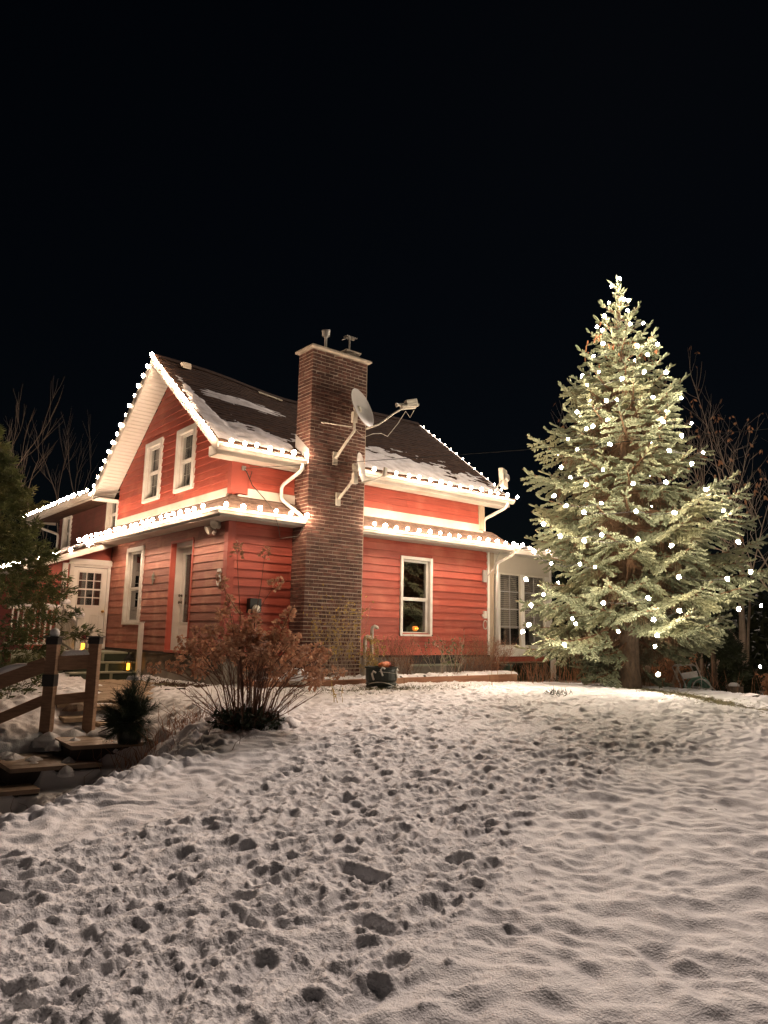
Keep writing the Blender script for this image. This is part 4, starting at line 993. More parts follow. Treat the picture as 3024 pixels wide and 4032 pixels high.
obj('bell_body', MB().lathe([(.015, .08), (.03, .075), (.042, .03), (.055, -.02), (.085, -.05), (.08, -.052), (0, -.03)], (-1.09, 5.80, 2.37), 16), 'bronze', t, smooth=True)
obj('bell_pull', MB().tube([(-1.09, 5.80, 2.33), (-1.09, 5.80, 2.16)], .006, 5), 'bronze', t)
t = thing('pumpkin_lantern', 'glowing orange jack-o-lantern pail in the right-hand window', 'lantern', (4.60, .09, 1.60))
obj('pumpkin_body', MB().lathe([(0, 1.60), (.055, 1.60), (.085, 1.635), (.088, 1.67), (.07, 1.70), (.05, 1.705), (0, 1.70)], (4.60, .10, 0), 16), 'pump', t, smooth=True)
obj('lantern_handle', MB().tube([(4.60+.055*math.cos(a), .10, 1.70+.085*math.sin(a)) for a in np.linspace(0, pi, 10)], .007, 5), 'pump', t)
for dx in (-.03, .03): obj('glowing_eye', MB().lathe([(.016, 0), (.01, .008), (0, .01)], (4.60+dx, .022, 1.655), 6, (0, -1, 0)), 'flame', t)

# ------------------------------------------------------------------ deck, steps, railing
DY = 4.2
t = thing('entry_steps', 'dark green wooden steps with pale tread edges up to the entry door', 'steps', (-.7, 4.8, .5))
obj('deck_top', MB().box((-1.22, DY, .985), (-.04, 5.95, 1.025)), 'green_pale', t, bevel=.006)
obj('tread', MB().box((-1.36, 3.90, .795), (-.04, 4.21, .83)), 'green_pale', t, bevel=.006)
obj('tread', MB().box((-1.50, 3.60, .605), (-.04, 3.90, .64)), 'green_pale', t, bevel=.006)
obj('riser', MB().box((-1.20, 4.215, .831), (-.05, 4.235, .984)), 'green_dark', t)
obj('riser', MB().box((-1.34, 3.915, .641), (-.05, 3.935, .794)), 'green_dark', t)
obj('riser', MB().box((-1.48, 3.62, .46), (-.05, 3.64, .604)), 'green_dark', t)
obj('deck_skirt', MB().box((-1.20, 4.24, .4), (-1.17, 5.9, .984)).box((-1.16, 4.24, .4), (-.05, 4.26, .83)), 'green_dark', t)
for x in (-.66,): obj('stringer', MB().box((x-.03, 4.195, .831), (x+.03, 4.214, .984)).box((x-.03, 3.895, .641), (x+.03, 3.914, .794)).box((x-.03, 3.605, .46), (x+.03, 3.619, .604)), 'green_pale', t)
t = thing('newel_post', 'plain white newel post at the right of the entry steps', 'post', (-.10, 3.60, .62))
obj('post_shaft', MB().box((-.145, 3.555, .45), (-.055, 3.645, 1.66)), 'vinyl', t, bevel=.004); obj('post_cap', MB().box((-.155, 3.545, 1.661), (-.045, 3.655, 1.685)), 'vinyl', t, bevel=.004)
t = thing('porch_railing', 'white baluster railing capped with snow at the left of the entry steps', 'railing', (-1.1, 5.0, 1.02))
for (y, z1, zb) in ((5.62, 2.02, 1.02), (4.55, 1.72, .9)):
    x = -1.10
    obj('newel', MB().box((x-.055, y-.055, zb), (x+.055, y+.055, z1)), 'white', t, bevel=.005)
    obj('newel_cap', MB().box((x-.085, y-.085, z1), (x+.085, y+.085, z1+.03)), 'white', t, bevel=.01)
    obj('snow_cap', MB().lathe([(.09, 0), (.105, .03), (.095, .08), (.06, .115), (0, .13)], (x, y, z1+.028), 14), 'snow', t, smooth=True, kind='stuff')
obj('top_rail', MB().bar((-1.10, 5.56, 1.94), (-1.10, 4.61, 1.62), .07, .05), 'white', t); obj('bottom_rail', MB().bar((-1.10, 5.56, 1.17), (-1.10, 4.61, 1.02), .05, .05), 'white', t)
obj('top_rail', MB().bar((-1.16, 5.62, 1.94), (-2.3, 5.62, 1.94), .07, .05), 'white', t); obj('bottom_rail', MB().bar((-1.16, 5.62, 1.17), (-2.3, 5.62, 1.17), .05, .05), 'white', t)
obj('snow_cap', MB().tube([(-1.18, 5.62, 1.99), (-1.5, 5.63, 2.0), (-1.9, 5.61, 2.0), (-2.3, 5.62, 1.99)], [.03, .055, .05, .03], 8), 'snow', t, smooth=True, kind='stuff')
for i in range(8):
    y = 5.48-.115*i; s_ = (5.56-y)/.95
    obj('baluster', MB().box((-1.118, y-.016, 1.18-.15*s_), (-1.082, y+.016, 1.92-.32*s_)), 'white', t)
for i in range(9):
    x = -1.27-.115*i; obj('baluster', MB().box((x-.016, 5.602, 1.19), (x+.016, 5.638, 1.92)), 'white', t)
obj('deck_side', MB().box((-2.3, 4.9, .98), (-1.225, 5.95, 1.02)).box((-2.3, 4.9, .3), (-1.24, 4.93, .979)), 'green_pale', t)

def candle_lantern(label, loc, s=1., deco=True):
    x, y, z = loc; t = thing('candle_lantern', label, 'lantern', loc, 'black candle lanterns on the entry steps')
    w_, h = .075*s, .24*s; b = MB()
    b.box((x-w_, y-w_, z), (x+w_, y+w_, z+.025)); b.box((x-w_, y-w_, z+h), (x+w_, y+w_, z+h+.02))
    for i in (-1, 1):
        for j in (-1, 1): b.box((x+i*w_-.007*i, y+j*w_-.007*j, z+.026), (x+i*(w_-.02), y+j*(w_-.02), z+h-.001))
    for q in ((-1, 0), (1, 0), (0, -1), (0, 1)):
        pass
    b.lathe([(w_*1.15, h+.02), (w_*.9, h+.05), (w_*.35, h+.11), (.02, h+.13), (.02, h+.16), (0, h+.165)], (x, y, z), 4)
    obj('lantern_frame', b, 'black', t)
    obj('candle', MB().lathe([(.035*s, .026), (.038*s, .16*s), (.03*s, .165*s), (0, .15*s)], (x, y, z), 10), 'flame', t)
    obj('glass_pane', MB().box((x-w_+.02, y-w_+.004, z+.026), (x+w_-.02, y-w_+.007, z+h-.001)).box((x-w_+.004, y-w_+.02, z+.026), (x-w_+.007, y+w_-.02, z+h-.001)), 'glass', t)
    if deco:
        b = MB()
        for k in range(34):
            p = Vector((x+U(-.07, .07), y-U(.02, .08), z+h+U(-.02, .10))); d = Vector((U(-1, 1), U(-1, .2), U(-1, 1))).normalized()*.03; e = d.cross(Vector((0, 0, 1))).normalized()*.012
            b.add([p-d, p+e, p+d, p-e], [(0, 1, 2, 3)])
        obj('leaf_garland', b, 'redglass', t)
    obj('hanging_ring', MB().tube([(x+.03*math.cos(a), y, z+h+.17+.03*math.sin(a)) for a in np.linspace(0, 2*pi, 12)], .004, 4), 'black', t)
candle_lantern('black candle lantern with red leaves standing on the deck by the entry door', (-.97, 4.6, 1.026), 1.05)
candle_lantern('black candle lantern on the lower step against the white newel post', (-.27, 3.74, .641), 1.0, False)

# ------------------------------------------------------------------ paved path
pv = tag(bpy.data.objects.new('garden_path', None), 'tan paver path between the entry steps and the timber steps', kind='structure'); link(pv, (-1.4, .5, .4), None)
pm = [mesh_of('paver', MB().box((-.195, -.195, -.06), (.195, .195, 0)), 'paver') for _ in range(1)]
n_ = 0
for i in range(-9, 9):
    for j in range(-16, 6):
        x, y = -1.2+i*.405, 1.2+j*.405+.2*(i % 2)
        if y > 3.45: continue
        f, l = to_fl(x, y)
        if float(path_d(np.array(x), np.array(y))) < .74 and f+.6*(l-3.2) > 10.75:
             inst('paver', pm[0], (x, y, gb(x, y)-.012+U(-.006, .006)), pv, (U(-.01, .01), U(-.01, .01), U(-.02, .02))); n_ += 1

# ------------------------------------------------------------------ post-and-rail fence and timber steps in the left foreground
def P_(f, l, z): x, y = to_xy(f, l); return Vector((x, y, z))
t = thing('rail_fence', 'brown two-rail wooden handrail with black post caps and snow on its rails', 'railing', P_(9.95, 4.1, .2))
pL, pR = P_(9.8, 4.31, 0), P_(10.1, 3.88, 0)
for p, zt in ((pL, 1.345), (pR, 1.355)):
    obj('post', MB().bar((p.x, p.y, .0), (p.x, p.y, zt), .135, .135, (.6, .8, 0)), 'deckwood', t, bevel=.006)
    obj('post_cap', MB().bar((p.x, p.y, zt-.03), (p.x, p.y, zt+.055), .155, .155, (.6, .8, 0)).bar((p.x, p.y, zt+.056), (p.x, p.y, zt+.075), .20, .20, (.6, .8, 0)), 'black', t, bevel=.006)
    if p is pL: obj('snow_cap', MB().lathe([(.05, 0), (.065, .03), (.06, .07), (.035, .10), (0, .11)], (p.x, p.y, zt+.073), 12), 'snow', t, smooth=True, kind='stuff')
dR = (pR-pL).normalized()
obj('rail', MB().bar(pL+dR*.068+Vector((0, 0, 1.07)), pR-dR*.068+Vector((0, 0, 1.09)), .045, .19), 'deckwood', t, bevel=.004)
obj('rail', MB().bar(pL+dR*.068+Vector((0, 0, .60)), pR-dR*.068+Vector((0, 0, .63)), .045, .13), 'deckwood', t, bevel=.004)
q = P_(9.35, 6.4, 0); dL = (q-pL).normalized()
obj('rail', MB().bar(pL+dL*.068+Vector((0, 0, 1.06)), q+Vector((0, 0, .20)), .045, .19), 'deckwood', t, bevel=.004)
obj('rail', MB().bar(pL+dL*.068+Vector((0, 0, .60)), q+Vector((0, 0, -.35)), .045, .13), 'deckwood', t, bevel=.004)
obj('post_bracket', MB().bar((pL.x-.008, pL.y-.008, .78), (pL.x-.008, pL.y-.008, .93), .15, .15, (.6, .8, 0)), 'black', t)
def snow_bar(a, b_, w_, h, par, name='rail_snow'):
    a, b_ = Vector(a), Vector(b_); n = 14; mb = MB(); d = (b_-a).normalized(); s = d.cross(Vector((0, 0, 1))).normalized(); vs = []
    for i in range(n+1):
        e = min(1, i/n*7+.15, (n-i)/n*7+.15)**.6; c = a.lerp(b_, i/n); hh = h*e*U(.9, 1.08); ww = w_*(.85+.15*e)
        for uu, vv in ((-1, 0), (-1.04, .55), (-.7, .92), (0, 1), (.7, .92), (1.04, .55), (1, 0)): vs.append(c+s*uu*ww+Vector((0, 0, vv*hh)))
    k = 7; mb.add(vs, [(i*k+j, i*k+(j+1) % k, (i+1)*k+(j+1) % k, (i+1)*k+j) for i in range(n) for j in range(k)]+[tuple(range(k))[::-1], tuple(n*k+j for j in range(k))])
    return obj(name, mb, 'snow', par, smooth=True, kind='stuff')
snow_bar(pL.lerp(pR, .20)+Vector((0, 0, 1.165)), pL.lerp(pR, .86)+Vector((0, 0, 1.182)), .035, .075, t)
snow_bar(pL.lerp(q, .14)+Vector((0, 0, 1.045)), pL.lerp(q, .95)+Vector((0, 0, .36)), .035, .085, t)

t = thing('garden_steps', 'dark timber garden steps with wet plank treads sunk in snow', 'steps', P_(8.9, 3.6, -.3))
def tread(fr, frR, bk, z, hgt, lab):
    fr, frR, bk = Vector(fr), Vector(frR), Vector(bk); e = frR-fr; bkR = bk+e
    n = 5
    for i in range(n):
        a0, a1 = i/n+.006, (i+1)/n-.006
        p = [fr.lerp(bk, a0), frR.lerp(bkR, a0), frR.lerp(bkR, a1), fr.lerp(bk, a1)]
        mb = MB().add([v+Vector((0, 0, -.045)) for v in p]+[v for v in p], [(0, 3, 2, 1), (4, 5, 6, 7), (0, 1, 5, 4), (1, 2, 6, 5), (2, 3, 7, 6), (3, 0, 4, 7)])
        obj('tread_board', mb, 'tread', t)
    d = (bk-fr).normalized()*.03
    mb = MB().add([v+Vector((0, 0, h_)) for h_ in (-hgt, -.047) for v in (fr+d, frR+d, bkR-d, bk-d)], [(0, 3, 2, 1), (4, 5, 6, 7), (0, 1, 5, 4), (1, 2, 6, 5), (2, 3, 7, 6), (3, 0, 4, 7)])
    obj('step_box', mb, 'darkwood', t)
tread(P_(8.89, 3.59, .17), P_(9.39, 2.75, .17), P_(9.75, 4.25, .17), .17, .42, 0)
tread(P_(8.35, 4.02, .0), P_(8.85, 3.2, .0), P_(9.2, 4.72, .0), 0, .5, 1)
tread(P_(7.72, 4.45, -.17), P_(8.22, 3.62, -.17), P_(8.55, 5.15, -.17), 0, .6, 2)
tread(P_(7.1, 4.85, -.34), P_(7.6, 4.05, -.34), P_(7.95, 5.55, -.34), 0, .6, 2)
def snow_heap(cs, name='snow_heap', par=None, label=None):
    mb = MB()
    for (f, l, z, rx, rz) in cs:
        c = P_(f, l, z); n, m_ = 18, 9; vs = []; sd = int(f*100+l*10)
        for i in range(m_+1):
            th_ = pi*.5*i/m_
            for k in range(n):
                a = 2*pi*k/n; rr_ = rx*math.sin(th_+.001)*(1+.34*float(perlin(np.array([math.cos(a)*2.1+sd]), np.array([math.sin(a)*2.1+i*.6]), 3)[0]))
                vs.append(c+Vector((rr_*math.cos(a), rr_*math.sin(a), rz*math.cos(th_)*(1+.14*float(perlin(np.array([a*1.3+sd]), np.array([i*.5]), 8)[0]))-.01*i)))
        mb.add(vs, [(i*n+k, i*n+(k+1) % n, (i+1)*n+(k+1) % n, (i+1)*n+k)[::-1] for i in range(m_) for k in range(n)])
    return obj(name, mb, 'snow', par, smooth=True, kind='stuff')
snow_heap([(9.60, 4.18, .15, .20, .08), (9.78, 3.95, .15, .22, .10), (9.88, 3.62, .16, .26, .10), (9.68, 3.28, .14, .24, .14), (9.48, 3.02, .14, .18, .15), (9.25, 3.22, .15, .10, .045),
           (9.02, 4.32, -.02, .20, .08), (9.2, 4.5, -.02, .2, .07), (9.35, 3.75, .155, .14, .05), (9.25, 3.95, .155, .10, .035), (9.95, 3.5, .16, .3, .15), (8.75, 3.95, -.015, .13, .04), (8.95, 4.05, -.015, .17, .06), (8.85, 3.6, -.02, .12, .08), (8.1, 4.3, -.185, .2, .07), (8.2, 4.6, -.19, .2, .07), (7.6, 4.95, -.36, .25, .08), (8.62, 3.52, -.02, .09, .03), (8.45, 4.75, -.19, .22, .08)], 'step_snow', t)
chunks = []
for k in range(80):
    f, l = U(5.6, 9.6), U(1.5, 4.6)
    if f > 8.6 and l > 2.9: continue
    if l > np.interp(f, [6, 7.1, 7.7, 8.35, 9.4], [4.6, 3.7, 3.3, 2.9, 2.5]): continue
    if l < np.interp(f, [5, 6.2, 7.9, 9, 10], [2.6, 2.1, 1.7, 1.6, 1.5]): continue
    z = float(surface(np.array([f]), np.array([l]))[0][0]); chunks.append((f, l, z-.045, U(.05, .15)*(1.2 if R_() < .2 else .8), U(.05, .10)))
tag(snow_heap(chunks, 'snow_chunks'), 'shovelled lumps of snow on the bank below the timber steps', kind='stuff')

# ------------------------------------------------------------------ planter bed, tub and the rest of the yard furniture
t = thing('raised_planter', 'long low planter edged with reddish timbers under the right-hand wall', 'planter', (3.6, -1.0, .48))
obj('timber', MB().box((.30, -1.02, .40), (3.35, -.94, .695)), 'timber', t, bevel=.008)
obj('timber', MB().box((3.355, -1.02, .40), (5.78, -.94, .70)), 'timber', t, bevel=.008)
obj('timber', MB().box((5.785, -1.025, .44), (6.68, -.935, .705)), 'timber', t, bevel=.008)
obj('timber', MB().box((6.60, -.93, .44), (6.68, -.1, .70)).box((.30, -.93, .40), (.38, -.1, .69)), 'timber', t)
obj('timber', MB().box((6.0, -1.0, .30), (7.05, -.90, .435)), 'darkwood', t)
obj('bed_soil', MB().box((.38, -.94, .4), (6.6, -.04, .67)), 'soil', t)
snow_sheet('bed_snow', lambda s, u: Vector((.36+6.4*s, -1.0+.9*u, .675)), 240, 34,
    lambda s, u: .42-(u*.9)*.85+.8*fbm(s*6.4, u*.9, 3.1, 4, 91)+.25*(s > .8)-.75*ss(.10, .0, u), t, .075, 'snow', 5)
t = thing('plastic_tub', 'squat dark green-black ribbed tub wrapped in film in front of the planter', 'tub', (2.39, -1.5, .5))
prof = [(.0, .02), (.26, .02)]+[(.275+.012*math.sin(i*1.9), .03+i*.018) for i in range(10)]+[(.285, .23), (.285, .42), (.305, .43), (.305, .455), (.28, .455), (.27, .40), (0, .395)]
obj('tub_body', MB().lathe([(r, z+.49) for r, z in prof], (2.39, -1.5, 0), 28), 'tub', t, smooth=False)
for a, z0_, ln in ((-2.75, .80, .13), (-2.2, .87, .12), (-1.05, .84, .14)):
    c0 = Vector((2.39+.296*math.cos(a), -1.5+.296*math.sin(a), z0_)); tn = Vector((-math.sin(a), math.cos(a), 0))
    obj('tub_handle', MB().tube([c0+tn*.05+Vector((0, 0, .05)), c0+tn*.0+Vector((0, 0, .075)), c0-tn*.03+Vector((0, 0, .03)), c0+tn*.01-Vector((0, 0, ln*.6))], .017, 6), 'white', t, smooth=True)
obj('film_wrap', MB().tube([(2.39+.30*math.cos(a), -1.5+.30*math.sin(a), .64+.05*math.sin(a*2)) for a in np.linspace(-3.1, 0, 20)], .005, 4).tube([(2.39+.30*math.cos(a), -1.5+.30*math.sin(a), .80-.03*a) for a in np.linspace(-2.4, -.6, 12)], .004, 4), 'whitewire', t)
t = thing('toy_truck', 'orange and red toy lying on the rim of the dark tub', 'toy', (2.37, -1.55, .93))
mb = MB(); mb.lathe([(0, -.13), (.04, -.12), (.055, -.05), (.05, .02), (.06, .06), (.05, .10), (0, .12)], (2.37, -1.6, .985), 12, (1, .2, .05))
obj('toy_body', mb, 'orange', t, smooth=True); obj('toy_end', MB().lathe([(.0, 0), (.055, .01), (.05, .05), (0, .07)], (2.45, -1.585, .985), 10, (1, .2, .05)), 'redglass', t, smooth=True)
obj('toy_base', MB().box((2.33, -1.62, .948), (2.46, -1.55, .965)), 'white', t, bevel=.006)
t = thing('snowy_bag', 'rounded white snow-covered bundle at the left end of the planter', 'bundle', (.90, -1.0, .66))
obj('bundle_body', MB().lathe([(0, .64), (.17, .64), (.235, .70), (.23, .78), (.18, .85), (.09, .885), (0, .89)], (.92, -.93, 0), 20), 'capstone', t, smooth=True)
obj('bundle_snow', MB().lathe([(.242, .71), (.248, .76), (.238, .80), (.19, .872), (.10, .905), (0, .91)], (.93, -.93, 0), 20), 'snow', t, smooth=True, kind='stuff')
for x, zt, yb in ((3.03, 1.60, -.40), (2.84, 1.40, -.42)):
    o = tag(obj('vent_pipe', MB().tube([(x, yb, .65), (x, yb, zt), (x+.01, yb-.005, zt+.05), (x+.045, yb-.03, zt+.075), (x+.085, yb-.05, zt+.05), (x+.09, yb-.055, zt+.02)], .036, 10), 'whitewire', smooth=True),
            'taller white hooked vent pipe rising from the bed' if zt > 1.5 else 'shorter white hooked vent pipe rising beside the chimney', 'pipe', 'white vent pipes by the chimney')
t = thing('green_pail', 'small green pail standing under the sunroom beside the planter end', 'pail', (7.15, -.3, .60))
obj('pail_body', MB().lathe([(0, .6), (.11, .6), (.135, .84), (.145, .85), (.145, .87), (.128, .87), (.10, .63), (0, .63)], (7.15, -.3, 0), 18), 'bucketgreen', t, smooth=True)

# hose reel cart, green box and stump below the spruce
t = thing('hose_cart', 'grey tubular hose reel cart wound with green hose behind the lawn edge', 'hose reel', P_(16.5, -6.95, .25))
def F_(l, z, f=16.5): return P_(f, l, z)
hb = MB(); 
for f in (16.35, 16.65):
    hb.tube([F_(-6.70, .26, f), F_(-6.66, .55, f), F_(-6.56, .80, f), F_(-6.50, .92, f), F_(-6.56, .97, f), F_(-6.84, 1.0, f), F_(-6.92, .94, f), F_(-7.02, .70, f), F_(-7.2, .55, f), F_(-7.38, .36, f), F_(-7.42, .26, f)], .014, 6)
for l, z in ((-6.53, .95), (-6.9, .97), (-6.70, .27), (-7.42, .27)): hb.tube([F_(l, z, 16.35), F_(l, z, 16.65)], .014, 6)
obj('cart_frame', hb, 'metal', t, smooth=True); obj('cart_plate', MB().bar(F_(-6.58, .74, 16.32), F_(-6.92, .80, 16.32), .02, .13), 'metal', t)
mb = MB()
for k in range(26):
    f = 16.36+.28*((k*7) % 13)/13; r = .15+.09*((k*5) % 11)/11; c = F_(-6.98+U(-.02, .02), .50+U(-.02, .02), f); mb.tube([c+Vector((-.774, .633, 0))*(-r*math.cos(a))*-1+Vector((.633, .774, 0))*U(-.01, .01)+Vector((0, 0, r*math.sin(a)*.95)) for a in np.linspace(0, 2*pi, 22)], .013, 5)
obj('hose', mb, 'hosegreen', t, smooth=True)
mb = MB()
for f in (16.28, 16.72):
    for r, l, z in ((.20, -6.98, .49), (.13, -7.18, .37)):
        mb.tube([F_(l, z, f)+Vector((-.774, .633, 0))*(r*math.cos(a))+Vector((0, 0, r*math.sin(a))) for a in np.linspace(0, 2*pi, 22)], .012, 5)
        mb.tube([F_(l+r, z, f), F_(l-r, z, f)], .009, 4)
        mb.tube([F_(l, z+r, f), F_(l, z-r, f)], .009, 4)
obj('wheel', mb, 'metal', t, smooth=True)
t = thing('green_crate', 'small dark green ribbed box lying tilted on the snow at the right edge', 'box', P_(14, -6.85, .3))
b = MB(); a, c = P_(14, -6.68, .31), P_(14.05, -7.02, .34)
b.bar(a+Vector((0, 0, .09)), c+Vector((0, 0, .11)), .30, .17); obj('box_body', b, 'tub', t, bevel=.01)
b = MB()
for k in range(9):
    z = .235+.02*k-.03; b.bar(a+Vector((-.1, -.12, z-.18+.0)), c+Vector((-.1, -.12, z-.16)), .02, .008)
obj('box_ribs', b, 'tub', t); b = MB().bar(a+Vector((.02, .02, .18)), c+Vector((0, 0, .21)), .34, .02); obj('box_lid', b, 'metal', t)
t = thing('tree_stump', 'low grey tree stump topped with a little snow right of the hose reel', 'stump', P_(17, -8.05, .2))
c = P_(17, -8.05, 0); obj('stump_wood', MB().lathe([(.24, .15), (.20, .25), (.17, .40), (.17, .50), (0, .51)], (c.x, c.y, 0), 12), 'bark', t); obj('stump_snow', MB().lathe([(.12, .50), (.12, .54), (.07, .58), (0, .59)], (c.x+.05, c.y+.05, 0), 12), 'snow', t, smooth=True, kind='stuff')

# ------------------------------------------------------------------ plants
def quad(b, p, d, n_, ln, wd):
    """a leaf: pointed diamond"""
    s = d.cross(n_); s = s.normalized() if s.length > 1e-5 else d.orthogonal().normalized()
    nn = s.cross(d)
    b.add([p, p+d*ln*.45+s*wd/2+nn*ln*.06, p+d*ln, p+d*ln*.45-s*wd/2+nn*ln*.06], [(0, 1, 2), (0, 2, 3)])
def rv(s=1.): return Vector((random.gauss(0, 1), random.gauss(0, 1), random.gauss(0, 1))).normalized()*s
# --- hydrangea with dried heads
HC = P_(8.6, 1.52, 0); hz = gz(HC.x, HC.y)
hy = thing('hydrangea_bush', 'tall hydrangea bush with arching bare stems and dried brown flower heads', 'bush', (HC.x, HC.y, hz))
heads = []
for v in range(5):
    b = MB(); L = .19
    for k in range(48):
        u = R_(); r = .070*(1-u*.75)*(.55+.5*R_()); a = U(0, 2*pi); p = Vector((r*math.cos(a), r*math.sin(a), -.04+L*u*.85))
        d = (Vector((math.cos(a), math.sin(a), U(-.5, .6)))).normalized(); quad(b, p-d*.008, d, rv(), U(.036, .058), U(.030, .044))
    heads.append(mesh_of('flower_head', b, 'petal'))
latv = Vector((-.774, .633, 0)); fwv = Vector((.633, .774, 0))
nst = 52
for k in range(nst):
    a = U(0, 2*pi); e = R_()**.6; ol = 1.08*e*math.cos(a); of = .62*e*math.sin(a)
    ht = 1.27*(1-.42*e*e)*U(.72, 1.05)
    if k == 0: ol, of, ht = .18, -.1, 1.98
    if k == 1: ol, of, ht = -.14, -.1, 1.96
    if k == 2: ol, of, ht = -.65, -.1, 1.68
    if k == 3: ol, of, ht = .36, 0, 1.66
    base = Vector((HC.x, HC.y, hz-.02))+latv*(ol*.28+U(-.05, .05))+fwv*(of*.28+U(-.05, .05)); tip = Vector((HC.x, HC.y, hz+ht))+latv*ol+fwv*of
    pts = [base.lerp(tip, s_)+latv*ol*(-.16)*math.sin(pi*s_)+Vector((0, 0, .10*math.sin(pi*s_)))+rv(.012)*(0 < s_ < 1) for s_ in (0, .2, .4, .6, .8, 1)]
    b = MB().tube(pts, [.0075, .007, .006, .005, .004, .003], 5, False)
    sub = []
    for q_ in range(random.choice((1, 2, 2, 3))):
        s0 = U(.5, .8); i = int(s0*5); p0 = pts[i]; d = (pts[i+1]-pts[i]).normalized()+rv(.55); d.z = abs(d.z); p1 = p0+d.normalized()*U(.2, .42)
        b.tube([p0, p0.lerp(p1, .5)+rv(.01), p1], [.004, .0035, .0025], 4, False); sub.append((p1, p1-p0))
    for q_ in range(2):
        p0 = pts[random.choice((1, 2, 3))]; b.tube([p0, p0+(Vector((0, 0, .12))+rv(.12))], [.003, .0015], 4, False)
    st = obj('stem', b, 'stem', hy)
    for p, d in [(pts[-1], pts[-1]-pts[-2])]+sub:
        if p.z-hz < .4 and R_() < .6: continue
        if R_() < .12: continue
        o = inst('flower_head', random.choice(heads), p, hy, None, U(.75, 1.25)); o.rotation_euler = (Vector(d).normalized()+rv(.35)).to_track_quat('Z', 'Y').to_euler()
for k in range(26):   # low bare shoots
    a = U(0, 2*pi); b = MB(); base = Vector((HC.x, HC.y, hz))+latv*.12*math.cos(a)+fwv*.1*math.sin(a); tip = base+latv*U(.3, .8)*math.cos(a)+fwv*.5*math.sin(a)+Vector((0, 0, U(.2, .55)))
    b.tube([base, base.lerp(tip, .5)+Vector((0, 0, -.02)), tip], [.006, .004, .002], 4, False)
    for q_ in range(3): s_ = U(.4, .9); p0 = base.lerp(tip, s_); b.tube([p0, p0+(tip-base).normalized()*.1+rv(.08)], [.003, .0015], 4, False)
    obj('stem', b, 'stem', hy)
b = MB()
for k in range(500):
    a = U(0, 2*pi); r = .34*math.sqrt(R_()); p = Vector((HC.x, HC.y, hz+.02+U(0, .20)*(1-r)))+latv*r*1.15*math.cos(a)+fwv*r*.8*math.sin(a); quad(b, p, rv(), rv(), .10, .035)
tag(obj('shrub_leaf_mound', b, 'pine'), 'dark leafy mound capped with snow at the foot of the hydrangea', 'shrub')
snow_o = snow_heap([(8.85, 1.62, hz+.12, .28, .13), (8.8, 1.3, hz+.10, .26, .13), (8.75, 1.05, hz+.02, .2, .10)], 'snow_cap'); tag(snow_o, 'cap of snow lying on the leafy mound inside the hydrangea', kind='stuff')

def stem_bush(name, label, cat, c, n, h, spread, sm='stem', leaf=None, nleaf=6, ll=.03, group=None, thick=.004, flat=.5, side=5):
    t = thing(name, label, cat, c, group); b = MB(); lf = MB(); c = Vector(c)
    for k in range(n):
        base = c+Vector((U(-1, 1)*spread*.35, U(-1, 1)*spread*.15, -.03)); tip = base+Vector((U(-1, 1)*spread*.5, U(-1, 1)*spread*.5*flat, h*U(.55, 1.)))
        pts = [base.lerp(tip, s_)+(rv(.03*h) if 0 < s_ else Vector()) for s_ in (0, .3, .6, .85, 1)]
        b.tube(pts, [thick, thick*.85, thick*.7, thick*.5, thick*.3], side-1, False)
        for q_ in range(random.choice((2, 3, 4))):
            i = random.choice((1, 2, 3)); p0 = pts[i]; p1 = p0+((pts[i+1]-pts[i]).normalized()+rv(.8)).normalized()*h*U(.12, .28); b.tube([p0, p1], [thick*.5, thick*.25], 3, False)
            for z_ in range(nleaf//2):
                quad(lf, p0.lerp(p1, U(.2, 1)), rv(), rv(), ll*U(.7, 1.3), ll*.6)
        for z_ in range(nleaf):
            s_ = U(.25, 1); j = min(3, int(s_*4)); quad(lf, pts[j].lerp(pts[j+1], R_()), rv(), rv(), ll*U(.7, 1.3), ll*.6)
    obj('stems', b, sm, t); 
    if leaf and lf.v: obj('leaves', lf, leaf, t)
    return t
stem_bush('climbing_shrub', 'thin tangled shrub with yellow leaves growing against the chimney', 'shrub', (1.95, -.72, .68), 60, 1.65, 1.1, 'greystem', 'yleaf', 3, .06, flat=.2, thick=.0035)
stem_bush('climbing_shrub', 'low twiggy shrub with yellow-green leaves beside the two vent pipes', 'shrub', (2.75, -.7, .68), 30, .85, .5, 'greystem', 'yleaf', 6, .045, flat=.3, thick=.0035)
for x, h, n, w_ in ((3.72, .88, 95, .95),): stem_bush('dried_perennials', 'brown dried perennial stalks in the bed left of the basement window', 'plant', (x, -.45, .68), n, h, w_, 'stem', 'straw', 8, .02, 'dried perennials in the planter bed', .003, .4)
stem_bush('dried_perennials', 'wide clump of rusty dried stalks in the bed at the right corner of the house', 'plant', (6.15, -.45, .68), 190, .90, 1.5, 'stem', 'straw', 9, .02, 'dried perennials in the planter bed', .003, .3)
stem_bush('rose_bush', 'thin rose bush with a few dull green leaves in front of the basement window', 'plant', (4.95, -.55, .68), 22, 1.0, .95, 'greystem', 'gleaf', 5, .055, None, .0045, .3)
stem_bush('weed_clump', 'sparse bare pale shoots growing under the sunroom', 'plant', (8.7, .0, .33), 9, .85, 1.0, 'greystem', None, 0, .02)
stem_bush('weed_clump', 'low reddish leafy weeds at the edge of the snow by the sunroom post', 'plant', (9.9, -1.4, .38), 30, .30, .9, 'stem', 'oakleaf', 8, .04)
stem_bush('small_seedling', 'small lone seedling with thin twigs poking from snow right of the hydrangea', 'plant', (*to_xy(10.6, .55), gz(*to_xy(10.6, .55))), 5, .38, .3, 'yleaf', 'yleaf', 3, .03)
